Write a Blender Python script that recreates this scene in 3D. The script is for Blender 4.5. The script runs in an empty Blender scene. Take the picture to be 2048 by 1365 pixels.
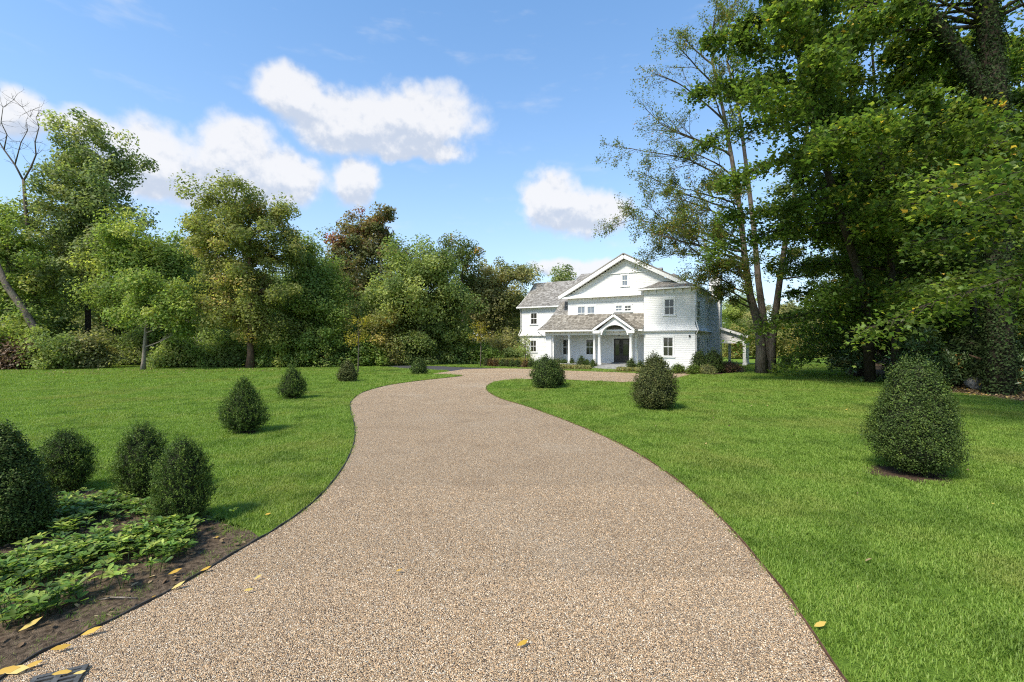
import bpy, math, random
import numpy as np
from mathutils import Vector
R = math.radians
random.seed(7)
sc = bpy.context.scene
COL = sc.collection

# ------------------------------------------------------------------ camera, sky, sun, exposure
CAM_H, F, CX, CY = 2.4, 910.0, 1024.0, 682.5      # metres; focal length and centre measured on the 2048 px photograph
cam_d = bpy.data.cameras.new('camera'); cam = bpy.data.objects.new('camera', cam_d); COL.objects.link(cam)
cam_d.sensor_width = 36; cam_d.lens = 36 * F / 2048; cam_d.clip_end = 3000
cam.location = (0, 0, CAM_H); cam.rotation_euler = (R(90), 0, 0); sc.camera = cam

SUN_EL, SUN_AZ = R(50), R(-136)                    # azimuth from +Y, positive to the right
sun_d = bpy.data.lights.new('sun', 'SUN'); sun = bpy.data.objects.new('sun', sun_d); COL.objects.link(sun)
sun_d.energy = 2.75; sun_d.angle = R(12); sun_d.color = (1.0, .93, .80)
sdir = Vector((math.sin(SUN_AZ) * math.cos(SUN_EL), math.cos(SUN_AZ) * math.cos(SUN_EL), math.sin(SUN_EL)))
sun.rotation_euler = sdir.to_track_quat('Z', 'Y').to_euler()
sun.location = (0, 0, 60)
sc.view_settings.view_transform = 'Standard'; sc.view_settings.look = 'None'
sc.view_settings.gamma = 1; sc.view_settings.exposure = 1.2
sc.cycles.max_bounces = 10; sc.cycles.diffuse_bounces = 6; sc.cycles.transmission_bounces = 8
sc.cycles.glossy_bounces = 2; sc.cycles.use_denoising = False; sc.cycles.adaptive_threshold = .01; sc.cycles.filter_width = 1.15; sc.cycles.sample_clamp_indirect = 4
sc.cycles.caustics_reflective = False; sc.cycles.caustics_refractive = False

class NT:
    """small node-tree helper"""
    def __init__(s, tree): s.t = tree; s.n = tree.nodes; s.l = tree.links
    def add(s, typ, inputs=None, **kw):
        nd = s.n.new(typ)
        for k, v in kw.items(): setattr(nd, k, v)
        for k, v in (inputs or {}).items(): s.put(nd.inputs[k], v)
        return nd
    def put(s, sock, v):
        if isinstance(v, bpy.types.NodeSocket): s.l.new(v, sock)
        else: sock.default_value = v
    def math(s, op, a, b=0.0, c=None):
        d = {0: a, 1: b}
        if c is not None: d[2] = c
        return s.add('ShaderNodeMath', d, operation=op).outputs[0]
    def vmath(s, op, a, b=(0, 0, 0)):
        nd = s.add('ShaderNodeVectorMath', {0: a, 1: b}, operation=op)
        return nd.outputs['Value'] if op == 'LENGTH' else nd.outputs[0]
    def mix(s, f, a, b, blend='MIX'):
        nd = s.add('ShaderNodeMix', data_type='RGBA', blend_type=blend)
        s.put(nd.inputs[0], f); s.put(nd.inputs[6], a); s.put(nd.inputs[7], b)
        return nd.outputs[2]
    def ramp(s, f, stops):
        nd = s.add('ShaderNodeValToRGB', {0: f}); cr = nd.color_ramp
        while len(cr.elements) < len(stops): cr.elements.new(0.5)
        for e, (p, c) in zip(cr.elements, stops): e.position = p; e.color = (*c, 1)
        return nd.outputs[0]
    def smooth(s, v, lo, hi):
        nd = s.add('ShaderNodeMapRange', {0: v, 1: lo, 2: hi, 3: 0.0, 4: 1.0}, interpolation_type='SMOOTHSTEP')
        return nd.outputs[0]
    def noise(s, vec, scale, detail=4, rough=.55):
        nd = s.add('ShaderNodeTexNoise', {'Scale': scale, 'Detail': detail, 'Roughness': rough})
        if vec is not None: s.put(nd.inputs['Vector'], vec)
        return nd.outputs[0]

SKY_STRENGTH, CLOUD_LUM = 0.15, 0.415
def make_world():
    w = bpy.data.worlds.new('World'); sc.world = w; w.use_nodes = True
    t = NT(w.node_tree); t.n.clear()
    out = t.add('ShaderNodeOutputWorld')
    sky = t.add('ShaderNodeTexSky', sky_type='NISHITA'); sky.sun_disc = False
    sky.sun_elevation = SUN_EL; sky.sun_rotation = SUN_AZ; sky.air_density = 1.0; sky.dust_density = .2; sky.ozone_density = 3.0
    skyc = t.mix(1.0, sky.outputs[0], (SKY_STRENGTH,) * 3 + (1,), 'MULTIPLY')
    skyc = t.add('ShaderNodeGamma', {0: skyc, 1: .78}).outputs[0]; skyc = t.add('ShaderNodeHueSaturation', {'Saturation': 1.27, 'Value': .70, 'Color': skyc}).outputs[0]
    tc = t.add('ShaderNodeTexCoord').outputs['Generated']
    sep = t.add('ShaderNodeSeparateXYZ', {0: tc}).outputs
    az = t.math('ARCTAN2', sep[0], sep[1])
    hor = t.math('SQRT', t.math('ADD', t.math('MULTIPLY', sep[0], sep[0]), t.math('MULTIPLY', sep[1], sep[1])))
    el = t.math('DIVIDE', sep[2], t.math('MAXIMUM', hor, .05))
    p = t.add('ShaderNodeCombineXYZ', {0: az, 1: el, 2: 0.0}).outputs[0]
    warp = t.add('ShaderNodeTexNoise', {'Vector': tc, 'Scale': 9.0, 'Detail': 3.0, 'Roughness': .6}).outputs[1]
    warp = t.vmath('MULTIPLY', t.vmath('SUBTRACT', warp, (.5, .5, .5)), (.10, .085, 0))
    q = t.vmath('ADD', p, warp)
    hz = t.math('EXPONENT', t.math('MULTIPLY', t.math('MAXIMUM', el, 0.0), -4.0))       # whitish haze low over the horizon, all round
    skyc = t.mix(t.math('MULTIPLY', hz, .75), skyc, (.30, .345, .42, 1))
    puffs = [(590, 190, 75, 52), (690, 238, 125, 62), (830, 232, 125, 66), (820, 294, 110, 30),
             (190, 264, 75, 45), (290, 310, 110, 72), (462, 310, 85, 78), (560, 348, 85, 58), (400, 372, 210, 42), (40, 240, 80, 52),
             (708, 362, 46, 52), (1105, 400, 58, 56), (1168, 424, 92, 48), (1155, 538, 85, 24)]
    bl = []
    for px, py, rx, ry in puffs:
        x = (px - CX) / F; s = math.sqrt(1 + x * x)
        bl.append((math.atan(x), (CY - py) / F / s, rx / F / (s * s) * 1.34, ry / F / s * 1.28))
    rr = random.Random(3)
    for g in range(12):                             # the same kind of clouds go on round the rest of the sky
        a0 = 1.05 + g * .385; e0 = rr.uniform(.14, .8); a0 = a0 - 2 * math.pi if a0 > math.pi else a0
        bl.append((a0, e0, rr.uniform(.14, .24), rr.uniform(.06, .10)))
    dmin = lo = None
    for a, e, ra, re in bl:
        v = t.add('ShaderNodeVectorMath', {0: q, 1: (1 / ra, 1 / re, 0), 2: (-a / ra, -e / re, 0)}, operation='MULTIPLY_ADD').outputs[0]
        d = t.vmath('LENGTH', v)
        d2 = t.vmath('LENGTH', t.add('ShaderNodeVectorMath', {0: v, 1: (.91, 1.6, 0), 2: (0, 1.0, 0)}, operation='MULTIPLY_ADD').outputs[0])
        dmin = d if dmin is None else t.math('SMOOTH_MIN', dmin, d, .25)
        lo = d2 if lo is None else t.math('SMOOTH_MIN', lo, d2, .3)
    n1 = t.noise(tc, 17.0, 5, .58)
    up = t.vmath('ADD', tc, (0, .0, .012))
    n2 = t.noise(up, 17.0, 5, .58)
    field = t.math('ADD', t.math('SUBTRACT', 1.0, dmin), t.math('MULTIPLY', t.math('SUBTRACT', n1, .5), .75))
    mask = t.smooth(field, .0, .45)
    wisp = t.noise(t.vmath('MULTIPLY', p, (3.0, 7.5, 1)), 2.0, 4, .6)
    wispm = t.math('MULTIPLY', t.smooth(wisp, .54, .85), .32)
    mask2 = t.math('MAXIMUM', t.math('MULTIPLY', mask, .93), wispm)
    rel = t.math('MULTIPLY', t.math('SUBTRACT', n1, n2), 2.2)
    under = t.math('SUBTRACT', 1.0, t.smooth(lo, .25, 1.15))
    lum = t.math('ADD', t.math('SUBTRACT', 1.0, t.math('MULTIPLY', under, .55)), rel)
    cc = t.mix(t.smooth(lum, .35, 1.0), (.66 * CLOUD_LUM, .73 * CLOUD_LUM, .86 * CLOUD_LUM, 1), (1.0 * CLOUD_LUM, 1.0 * CLOUD_LUM, 1.02 * CLOUD_LUM, 1))
    col = t.mix(mask2, skyc, cc)
    bg = t.add('ShaderNodeBackground', {'Color': col, 'Strength': 1.0})
    t.l.new(bg.outputs[0], out.inputs[0])
    w.cycles.sampling_method = 'MANUAL'; w.cycles.sample_map_resolution = 512
make_world()

# ------------------------------------------------------------------ helpers
def G(px, py, z=0.0):                              # photograph pixel -> point on the ground
    Y = (CAM_H - z) * F / (py - CY); return ((px - CX) / F * Y, Y)
def at(px, Y): return (px - CX) / F * Y            # x of a column of the photograph at depth Y
def zat(py, Y): return CAM_H + (CY - py) / F * Y
def tag(o, label=None, cat=None, group=None, kind=None):
    if label: o['label'] = label
    if cat: o['category'] = cat
    if group: o['group'] = group
    if kind: o['kind'] = kind
    return o
def empty(name, loc, label, cat, group=None, rz=0):
    o = bpy.data.objects.new(name, None); COL.objects.link(o); o.location = loc; o.rotation_euler = (0, 0, rz); o.empty_display_size = .2
    return tag(o, label, cat, group)
def link(name, me, mat=None, parent=None, loc=None):
    o = bpy.data.objects.new(name, me); COL.objects.link(o)
    if mat is not None and not me.materials: me.materials.append(mat)
    if parent is not None: o.parent = parent
    if loc is not None: o.location = loc
    return o
def copy_tree(o, parent=None, **kw):
    c = o.copy(); COL.objects.link(c); c.parent = parent
    for ch in o.children: copy_tree(ch, c)
    return c

class MB:
    """collects polygons into one mesh"""
    def __init__(s): s.v = []; s.f = []
    def add(s, vs, fs):
        b = len(s.v); s.v += [tuple(p) for p in vs]; s.f += [tuple(i + b for i in f) for f in fs]
    def quad(s, *p): s.add(p, [tuple(range(len(p)))])
    def box(s, x0, x1, y0, y1, z0, z1):
        s.add([(x0, y0, z0), (x1, y0, z0), (x1, y1, z0), (x0, y1, z0), (x0, y0, z1), (x1, y0, z1), (x1, y1, z1), (x0, y1, z1)],
              [(0, 3, 2, 1), (4, 5, 6, 7), (0, 1, 5, 4), (1, 2, 6, 5), (2, 3, 7, 6), (3, 0, 4, 7)])
    def beam(s, p, q, w, h, up=(0, 0, 1)):
        p, q, up = Vector(p), Vector(q), Vector(up); d = (q - p).normalized(); a = d.cross(up).normalized() * w / 2; b = a.cross(d).normalized() * h / 2
        vs = [c + i * a + j * b for c in (p, q) for i, j in ((-1, -1), (1, -1), (1, 1), (-1, 1))]
        s.add(vs, [(0, 3, 2, 1), (4, 5, 6, 7), (0, 1, 5, 4), (1, 2, 6, 5), (2, 3, 7, 6), (3, 0, 4, 7)])
    def tube(s, pts, rad, n=6):
        pts = [Vector(p) for p in pts]; rings = []; b = len(s.v); ref = Vector((.31, .77, .55))
        for i, p in enumerate(pts):
            d = pts[min(i + 1, len(pts) - 1)] - pts[max(i - 1, 0)]
            d = d.normalized() if d.length > 1e-9 else Vector((0, 0, 1))
            a = d.cross(ref); a = a.normalized() if a.length > 1e-4 else Vector((1, 0, 0)); c = d.cross(a)
            for k in range(n):
                t = 2 * math.pi * k / n; s.v.append(tuple(p + (a * math.cos(t) + c * math.sin(t)) * rad[i]))
        for i in range(len(pts) - 1):
            for k in range(n):
                k2 = (k + 1) % n; s.f.append((b + i * n + k, b + i * n + k2, b + (i + 1) * n + k2, b + (i + 1) * n + k))
        s.f.append(tuple(b + k for k in range(n))[::-1]); e = b + (len(pts) - 1) * n; s.f.append(tuple(e + k for k in range(n)))
    def lathe(s, prof, n=12, c=(0, 0)):
        b = len(s.v)
        for r, z in prof:
            for k in range(n):
                t = 2 * math.pi * k / n; s.v.append((c[0] + r * math.cos(t), c[1] + r * math.sin(t), z))
        for i in range(len(prof) - 1):
            for k in range(n):
                k2 = (k + 1) % n; s.f.append((b + i * n + k, b + i * n + k2, b + (i + 1) * n + k2, b + (i + 1) * n + k))
        s.f.append(tuple(b + k for k in range(n))[::-1]); e = b + (len(prof) - 1) * n; s.f.append(tuple(e + k for k in range(n)))
    def mesh(s, name='mesh', smooth=False):
        me = bpy.data.meshes.new(name); me.from_pydata(s.v, [], s.f); me.update()
        if smooth: me.polygons.foreach_set('use_smooth', [True] * len(me.polygons))
        return me
    def build(s, name, mat, parent=None, smooth=False, loc=None): return link(name, s.mesh(name, smooth), mat, parent, loc)

def np_mesh(name, V, faces, tint=None):
    """V (n,3); faces (m,k) int array of one polygon size; tint (n,) -> float attribute"""
    me = bpy.data.meshes.new(name); m, k = faces.shape
    me.vertices.add(len(V)); me.vertices.foreach_set('co', np.ascontiguousarray(V, dtype=np.float32).ravel())
    me.loops.add(m * k); me.loops.foreach_set('vertex_index', np.ascontiguousarray(faces, dtype=np.int32).ravel())
    me.polygons.add(m); me.polygons.foreach_set('loop_start', np.arange(0, m * k, k, dtype=np.int32))
    me.update(calc_edges=True)
    if tint is not None:
        a = me.attributes.new('tint', 'FLOAT', 'POINT'); a.data.foreach_set('value', np.ascontiguousarray(tint, dtype=np.float32))
    return me

def unit(a): return a / np.maximum(np.linalg.norm(a, axis=-1, keepdims=True), 1e-9)
RHOMB = (np.array([(-.5, 0, 0), (.02, -.3, .07), (.5, 0, -.03), (.02, .3, .07)]), np.array([(0, 1, 2, 3)]))
LONG = (np.array([(-.5, 0, 0), (0., -.15, .05), (.5, 0, -.1), (0., .15, .05)]), np.array([(0, 1, 2, 3)]))
NEEDLE = (np.array([(-.5, -.06, 0), (-.1, -.14, .03), (.5, 0, 0.05), (-.1, .14, .03)]), np.array([(0, 1, 2, 3)]))
OVAL = (np.array([(-.5, 0, 0), (-.2, -.22, .05), (.22, -.2, .04), (.5, 0, -.06), (.22, .2, .04), (-.2, .22, .05)]), np.array([(0, 1, 2, 3), (0, 3, 4, 5)]))
MAPLE = (np.array([(-.45, 0, 0), (-.12, -.5, -.08), (.08, -.2, .02), (.5, 0, -.1), (.08, .2, .02), (-.12, .5, -.08)]), np.array([(0, 1, 2), (0, 2, 4), (2, 3, 4), (0, 4, 5)]))

def leaves(name, C, N, S, shape, rng, tint=None, T=None):
    C = np.asarray(C, float); n = len(C); N = unit(np.asarray(N, float))
    if T is None: T = rng.normal(size=(n, 3))
    T = unit(T - N * np.sum(T * N, axis=1, keepdims=True)); B = np.cross(N, T)
    sv, sf = shape; k = len(sv); S = np.broadcast_to(np.asarray(S, float), (n,))
    V = C[:, None, :] + S[:, None, None] * (sv[None, :, 0:1] * T[:, None, :] + sv[None, :, 1:2] * B[:, None, :] + sv[None, :, 2:3] * N[:, None, :])
    Fc = sf[None, :, :] + (np.arange(n) * k)[:, None, None]
    if tint is None: tint = rng.random(n)
    return np_mesh(name, V.reshape(-1, 3), Fc.reshape(-1, sf.shape[1]), np.repeat(tint, k))

# ------------------------------------------------------------------ materials
def mat(name):
    m = bpy.data.materials.new(name); m.use_nodes = True; t = NT(m.node_tree); b = t.n['Principled BSDF']
    return m, t, b
def plain(name, col, rough=.6, spec=.3, metal=0, var=.12, scale=8, bump=0, bscale=60):
    m, t, b = mat(name); oc = t.add('ShaderNodeTexCoord').outputs['Object']
    n = t.noise(oc, scale, 6)
    c = t.mix(t.smooth(n, .3, .7), tuple(x * (1 - var) for x in col) + (1,), tuple(min(1, x * (1 + var)) for x in col) + (1,))
    t.l.new(c, b.inputs['Base Color']); b.inputs['Roughness'].default_value = rough
    b.inputs['Specular IOR Level'].default_value = spec; b.inputs['Metallic'].default_value = metal
    if bump:
        bn = t.add('ShaderNodeBump', {'Height': t.noise(oc, bscale, 5), 'Strength': bump, 'Distance': .02})
        t.l.new(bn.outputs[0], b.inputs['Normal'])
    return m
def leaf_mat(name, stops, trans=.45, rough=.5, spec=.25, tcol=1.8, vary=.35):
    """stops: ramp over the tint attribute; brightness varies leaf by leaf"""
    m, t, b = mat(name)
    at_ = t.add('ShaderNodeAttribute', attribute_name='tint').outputs['Fac']
    isl = t.add('ShaderNodeNewGeometry').outputs['Random Per Island']
    c = t.ramp(at_, stops)
    k = t.add('ShaderNodeMapRange', {0: isl, 1: 0., 2: 1., 3: 1 - vary, 4: 1 + vary}).outputs[0]
    hsv = t.add('ShaderNodeHueSaturation', {'Color': c, 'Value': k, 'Hue': t.add('ShaderNodeMapRange', {0: isl, 1: 0., 2: 1., 3: .485, 4: .51}).outputs[0]}).outputs[0]
    t.l.new(hsv, b.inputs['Base Color']); b.inputs['Roughness'].default_value = rough; b.inputs['Specular IOR Level'].default_value = spec
    tr = t.add('ShaderNodeBsdfTranslucent', {'Color': t.mix(1.0, hsv, (tcol, tcol * 1.05, tcol * .55, 1), 'MULTIPLY')})
    ms = t.add('ShaderNodeMixShader', {0: trans}); t.l.new(b.outputs[0], ms.inputs[1]); t.l.new(tr.outputs[0], ms.inputs[2])
    t.l.new(ms.outputs[0], t.n['Material Output'].inputs[0])
    return m
def bark_mat(name, c1, c2, scale=6):
    m, t, b = mat(name); oc = t.add('ShaderNodeTexCoord').outputs['Object']
    st = t.vmath('MULTIPLY', oc, (1, 1, .18))
    n = t.noise(st, scale * 3, 8, .7); n2 = t.noise(oc, 1.3, 3)
    c = t.mix(t.smooth(n, .35, .68), (*c1, 1), (*c2, 1)); c = t.mix(t.math('MULTIPLY', t.smooth(n2, .5, .72), .45), c, (.14, .15, .10, 1))
    t.l.new(c, b.inputs['Base Color']); b.inputs['Roughness'].default_value = .9; b.inputs['Specular IOR Level'].default_value = .1
    bn = t.add('ShaderNodeBump', {'Height': n, 'Strength': .9, 'Distance': .04}); t.l.new(bn.outputs[0], b.inputs['Normal'])
    return m

M = {}
M['white'] = plain('white_paint', (.72, .72, .71), .55, .3, var=.03, scale=2.0)
M['trim'] = plain('white_trim', (.78, .78, .77), .4, .4, var=.015, scale=3)
M['black'] = plain('black_metal', (.02, .02, .02), .4, .4)
M['stone'] = plain('bluestone', (.27, .27, .26), .8, .2, var=.2, scale=5, bump=.3)
M['asphalt'] = plain('asphalt', (.06, .06, .065), .9, .2, var=.25, scale=6, bump=.4, bscale=200)
M['blueceil'] = plain('pale_blue_ceiling', (.55, .68, .72), .6, .2, var=.02)
M['bark'] = bark_mat('bark', (.065, .052, .040), (.20, .17, .135))
M['bark_dark'] = bark_mat('bark_dark', (.03, .024, .018), (.085, .065, .05))
M['bark_pale'] = bark_mat('bark_pale', (.16, .13, .10), (.33, .29, .24))
M['bark_red'] = bark_mat('bark_red', (.07, .045, .03), (.17, .11, .075))
M['bark_dead'] = bark_mat('bark_dead', (.07, .055, .045), (.20, .165, .13))
M['grate'] = plain('grate_iron', (.10, .10, .095), .6, .4, metal=.4, var=.3, scale=30, bump=.2)
M['edge_dark'] = plain('edging_dark', (.045, .045, .042), .6, .3, metal=.3, var=.3, scale=4)
M['edge_rust'] = plain('edging_rust', (.10, .055, .035), .8, .2, var=.4, scale=12)
M['leaf_oak'] = leaf_mat('leaf_oak', [(0, (0.109, 0.149, 0.057)), (.6, (0.220, 0.259, 0.107)), (1, (0.313, 0.320, 0.144))], spec=.12)
M['leaf_mid'] = leaf_mat('leaf_mid', [(0, (0.135, 0.189, 0.047)), (.6, (0.237, 0.306, 0.083)), (1, (0.367, 0.381, 0.107))], spec=.12)
M['leaf_yellow'] = leaf_mat('leaf_yellow', [(0, (0.145, 0.170, 0.054)), (.55, (0.246, 0.266, 0.083)), (.9, (0.336, 0.316, 0.108)), (1, (0.403, 0.282, 0.108))], spec=.12)
M['leaf_dark'] = leaf_mat('leaf_dark', [(0, (0.122, 0.165, 0.054)), (.6, (0.223, 0.278, 0.089)), (1, (0.348, 0.376, 0.130))], spec=.12)
M['leaf_red'] = leaf_mat('leaf_red', [(0, (0.092, 0.119, 0.051)), (.45, (0.160, 0.161, 0.067)), (.7, (0.232, 0.155, 0.078)), (.9, (0.282, 0.106, 0.068)), (1, (0.331, 0.077, 0.068))], spec=.12)
M['leaf_olive'] = leaf_mat('leaf_olive', [(0, (0.156, 0.179, 0.072)), (.6, (0.257, 0.255, 0.119)), (1, (0.422, 0.362, 0.135))], spec=.12)
M['leaf_maple'] = leaf_mat('leaf_maple', [(0, (0.071, 0.112, 0.025)), (.5, (0.113, 0.169, 0.034)), (.8, (0.182, 0.237, 0.046)), (.95, (0.316, 0.330, 0.058)), (1, (0.663, 0.445, 0.077))], trans=.45, tcol=1.9, vary=.45)
M['leaf_vine'] = leaf_mat('leaf_vine', [(0, (0.160, 0.180, 0.050)), (.6, (0.270, 0.260, 0.085)), (1, (0.420, 0.330, 0.100))])
M['leaf_sparse'] = leaf_mat('leaf_sparse', [(0, (0.073, 0.106, 0.025)), (.7, (0.139, 0.175, 0.037)), (.93, (0.225, 0.213, 0.050)), (1, (0.398, 0.175, 0.050))], trans=.4)
M['leaf_ivy'] = leaf_mat('leaf_ivy', vary=.5, stops=[(0, (0.020, 0.035, 0.012)), (1, (0.045, 0.070, 0.022))], trans=.15, spec=.12, rough=.7)
M['leaf_rhodo'] = leaf_mat('leaf_rhodo', [(0, (0.056, 0.103, 0.034)), (.8, (0.122, 0.187, 0.065)), (.96, (0.187, 0.243, 0.075)), (1, (0.655, 0.337, 0.075))], trans=.15, spec=.45, rough=.4)
M['leaf_box'] = leaf_mat('leaf_box', [(0, (0.033, 0.057, 0.013)), (.6, (0.070, 0.109, 0.022)), (1, (0.140, 0.189, 0.035))], trans=.12, spec=.18, rough=.55)
M['leaf_boxd'] = leaf_mat('leaf_boxd', [(0, (0.046, 0.058, 0.017)), (.6, (0.086, 0.103, 0.029)), (1, (0.165, 0.153, 0.046))], trans=.1, spec=.18, rough=.55)
M['leaf_yew'] = leaf_mat('leaf_yew', [(0, (0.035, 0.065, 0.013)), (.6, (0.081, 0.135, 0.020)), (1, (0.190, 0.256, 0.035))], trans=.12, spec=.18, rough=.5)
M['leaf_brown'] = leaf_mat('leaf_brown', [(0, (0.070, 0.045, 0.015)), (.6, (0.140, 0.080, 0.022)), (1, (0.180, 0.120, 0.030))], trans=.12)
M['leaf_lime'] = leaf_mat('leaf_lime', [(0, (0.070, 0.120, 0.018)), (.6, (0.130, 0.190, 0.028)), (1, (0.200, 0.240, 0.040))], trans=.3)
M['leaf_gold'] = leaf_mat('leaf_gold', [(0, (0.160, 0.150, 0.020)), (.6, (0.300, 0.260, 0.030)), (1, (0.420, 0.340, 0.040))], trans=.35)
M['leaf_wine'] = leaf_mat('leaf_wine', [(0, (0.050, 0.040, 0.020)), (.6, (0.110, 0.060, 0.035)), (1, (0.160, 0.100, 0.050))], trans=.15)
M['leaf_pachy'] = leaf_mat('leaf_pachy', [(0, (0.045, 0.095, 0.020)), (.5, (0.130, 0.220, 0.035)), (1, (0.340, 0.400, 0.080))], trans=.3, spec=.3)
M['leaf_fallen'] = leaf_mat('leaf_fallen', [(0, (0.400, 0.234, 0.027)), (.6, (0.496, 0.328, 0.054)), (1, (0.528, 0.421, 0.144))], trans=.15, vary=.15)
M['leaf_litter'] = leaf_mat('leaf_litter', [(0, (0.090, 0.060, 0.035)), (.55, (0.220, 0.150, 0.080)), (.85, (0.380, 0.290, 0.160)), (1, (0.500, 0.340, 0.060))], trans=.1)
M['core'] = plain('shade_core', (.022, .026, .014), .95, .05, var=.4, scale=20)  # near-black colour stands in for the shade inside the shrubs
M['soil'] = plain('soil', (.115, .085, .058), .95, .05, var=.5, scale=22, bump=1.0, bscale=120)
M['mulch'] = plain('mulch', (.075, .05, .035), .95, .05, var=.45, scale=25, bump=1.0, bscale=60)
M['woodfloor'] = plain('woodland_floor', (.075, .055, .035), .95, .05, var=.5, scale=5, bump=1.0, bscale=25)

def mat_roof(name, c0, c1, c2):
    m, t, b = mat(name); isl = t.add('ShaderNodeNewGeometry').outputs['Random Per Island']
    oc = t.add('ShaderNodeTexCoord').outputs['Object']; n = t.noise(oc, 1.2, 4)
    c = t.ramp(t.math('ADD', t.math('MULTIPLY', isl, .7), t.math('MULTIPLY', n, .35)), [(0.05, c0), (.5, c1), (1, c2)])
    t.l.new(c, b.inputs['Base Color']); b.inputs['Roughness'].default_value = .9; b.inputs['Specular IOR Level'].default_value = .15
    return m
M['roof'] = mat_roof('cedar_shingle_grey', (.13, .12, .105), (.25, .235, .215), (.40, .385, .36))
M['roof2'] = mat_roof('cedar_shingle_brown', (.115, .102, .085), (.215, .195, .165), (.34, .315, .275))

def mat_glass(name, tint, r=.06):
    m, t, b = mat(name); oc = t.add('ShaderNodeTexCoord').outputs['Object']
    n = t.noise(oc, 1.6, 2)
    c = t.mix(n, tuple(x * .7 for x in tint) + (1,), tuple(x * 1.3 for x in tint) + (1,))
    t.l.new(c, b.inputs['Base Color']); b.inputs['Roughness'].default_value = r; b.inputs['Specular IOR Level'].default_value = .7
    bn = t.add('ShaderNodeBump', {'Height': t.noise(oc, 2.5, 1), 'Strength': .04, 'Distance': .05}); t.l.new(bn.outputs[0], b.inputs['Normal'])
    return m
M['glass'] = mat_glass('dark_window_glass', (.035, .034, .028))
M['glass_blind'] = mat_glass('window_glass_with_blind', (.17, .20, .24))
M['door'] = plain('dark_door_wood', (.028, .024, .020), .35, .4, var=.3, scale=5)

def mat_lawn():
    m, t, b = mat('lawn_ground'); oc = t.add('ShaderNodeTexCoord').outputs['Object']
    a = t.noise(oc, .22, 5, .6); f = t.noise(oc, 18, 6, .7); g = t.noise(oc, 3.1, 5, .6)
    c = t.mix(t.smooth(f, .3, .7), (.08, .145, .018, 1), (.175, .28, .036, 1))
    c = t.mix(t.math('MULTIPLY', t.smooth(g, .5, .75), .35), c, (.19, .22, .04, 1))
    c = t.mix(t.math('MULTIPLY', t.smooth(a, .55, .75), .3), c, (.22, .20, .05, 1))
    t.l.new(c, b.inputs['Base Color']); b.inputs['Roughness'].default_value = .9; b.inputs['Specular IOR Level'].default_value = .1
    bn = t.add('ShaderNodeBump', {'Height': t.math('ADD', f, t.noise(oc, 70, 4, .7)), 'Strength': .8, 'Distance': .04}); t.l.new(bn.outputs[0], b.inputs['Normal'])
    return m
M['lawn'] = mat_lawn()
def mat_blade():
    m, t, b = mat('grass_blade')
    g = t.add('ShaderNodeNewGeometry'); isl = g.outputs['Random Per Island']; oi = t.add('ShaderNodeObjectInfo').outputs['Random']
    pos = g.outputs['Position']; a = t.noise(pos, .35, 4, .6); a2 = t.noise(pos, 2.2, 3, .6)
    f = t.math('ADD', t.math('MULTIPLY', isl, .55), t.math('ADD', t.math('MULTIPLY', oi, .25), t.math('MULTIPLY', a2, .3)))
    c = t.ramp(f, [(0.1, (.10, .175, .022)), (.5, (.185, .29, .042)), (.85, (.27, .365, .07)), (1.0, (.42, .40, .15))])
    c = t.mix(t.math('MULTIPLY', t.smooth(a, .46, .66), .6), c, (.27, .29, .07, 1))
    dk = t.noise(pos, .9, 4, .65); c = t.mix(t.math('MULTIPLY', t.smooth(dk, .46, .66), .6), c, (.085, .155, .018, 1))
    t.l.new(c, b.inputs['Base Color']); b.inputs['Roughness'].default_value = .5; b.inputs['Specular IOR Level'].default_value = .25
    tr = t.add('ShaderNodeBsdfTranslucent', {'Color': t.mix(1.0, c, (1.5, 1.6, .7, 1), 'MULTIPLY')})
    ms = t.add('ShaderNodeMixShader', {0: .35}); t.l.new(b.outputs[0], ms.inputs[1]); t.l.new(tr.outputs[0], ms.inputs[2])
    t.l.new(ms.outputs[0], t.n['Material Output'].inputs[0]); return m
M['blade'] = mat_blade()
STONES = [(0, (.10, .075, .056)), (.15, (.21, .14, .087)), (.28, (.46, .32, .185)), (.55, (.63, .45, .265)), (.72, (.52, .315, .155)), (.85, (.72, .565, .385)), (1, (.80, .70, .55))]
def mat_gravel():
    m, t, b = mat('pea_gravel'); oc = t.add('ShaderNodeTexCoord').outputs['Object']
    v = t.add('ShaderNodeTexVoronoi', {'Vector': oc, 'Scale': 105.0, 'Randomness': 1.0}, feature='F1', voronoi_dimensions='2D')
    v2 = t.add('ShaderNodeTexVoronoi', {'Vector': oc, 'Scale': 160.0}, feature='F1', voronoi_dimensions='2D')
    sx = t.add('ShaderNodeSeparateColor', {0: v.outputs['Color']}).outputs
    c = t.ramp(sx[0], STONES)
    d = t.math('MULTIPLY', v.outputs['Distance'], 1.0)
    c = t.mix(t.smooth(d, .45, .8), c, (.06, .045, .032, 1))
    big = t.noise(oc, .9, 6, .65); c = t.mix(t.math('MULTIPLY', t.smooth(big, .48, .7), .3), c, (.22, .145, .085, 1)); bg2 = t.noise(oc, .28, 4, .6); c = t.mix(t.math('MULTIPLY', t.smooth(bg2, .5, .7), .3), c, (.52, .44, .33, 1))
    t.l.new(c, b.inputs['Base Color']); b.inputs['Roughness'].default_value = .75; b.inputs['Specular IOR Level'].default_value = .25
    h = t.math('SUBTRACT', t.math('MULTIPLY', sx[1], .5), t.math('ADD', d, t.math('MULTIPLY', v2.outputs['Distance'], .3)))
    bn = t.add('ShaderNodeBump', {'Height': h, 'Strength': 1.0, 'Distance': .014}); t.l.new(bn.outputs[0], b.inputs['Normal'])
    return m
M['gravel'] = mat_gravel()
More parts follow.
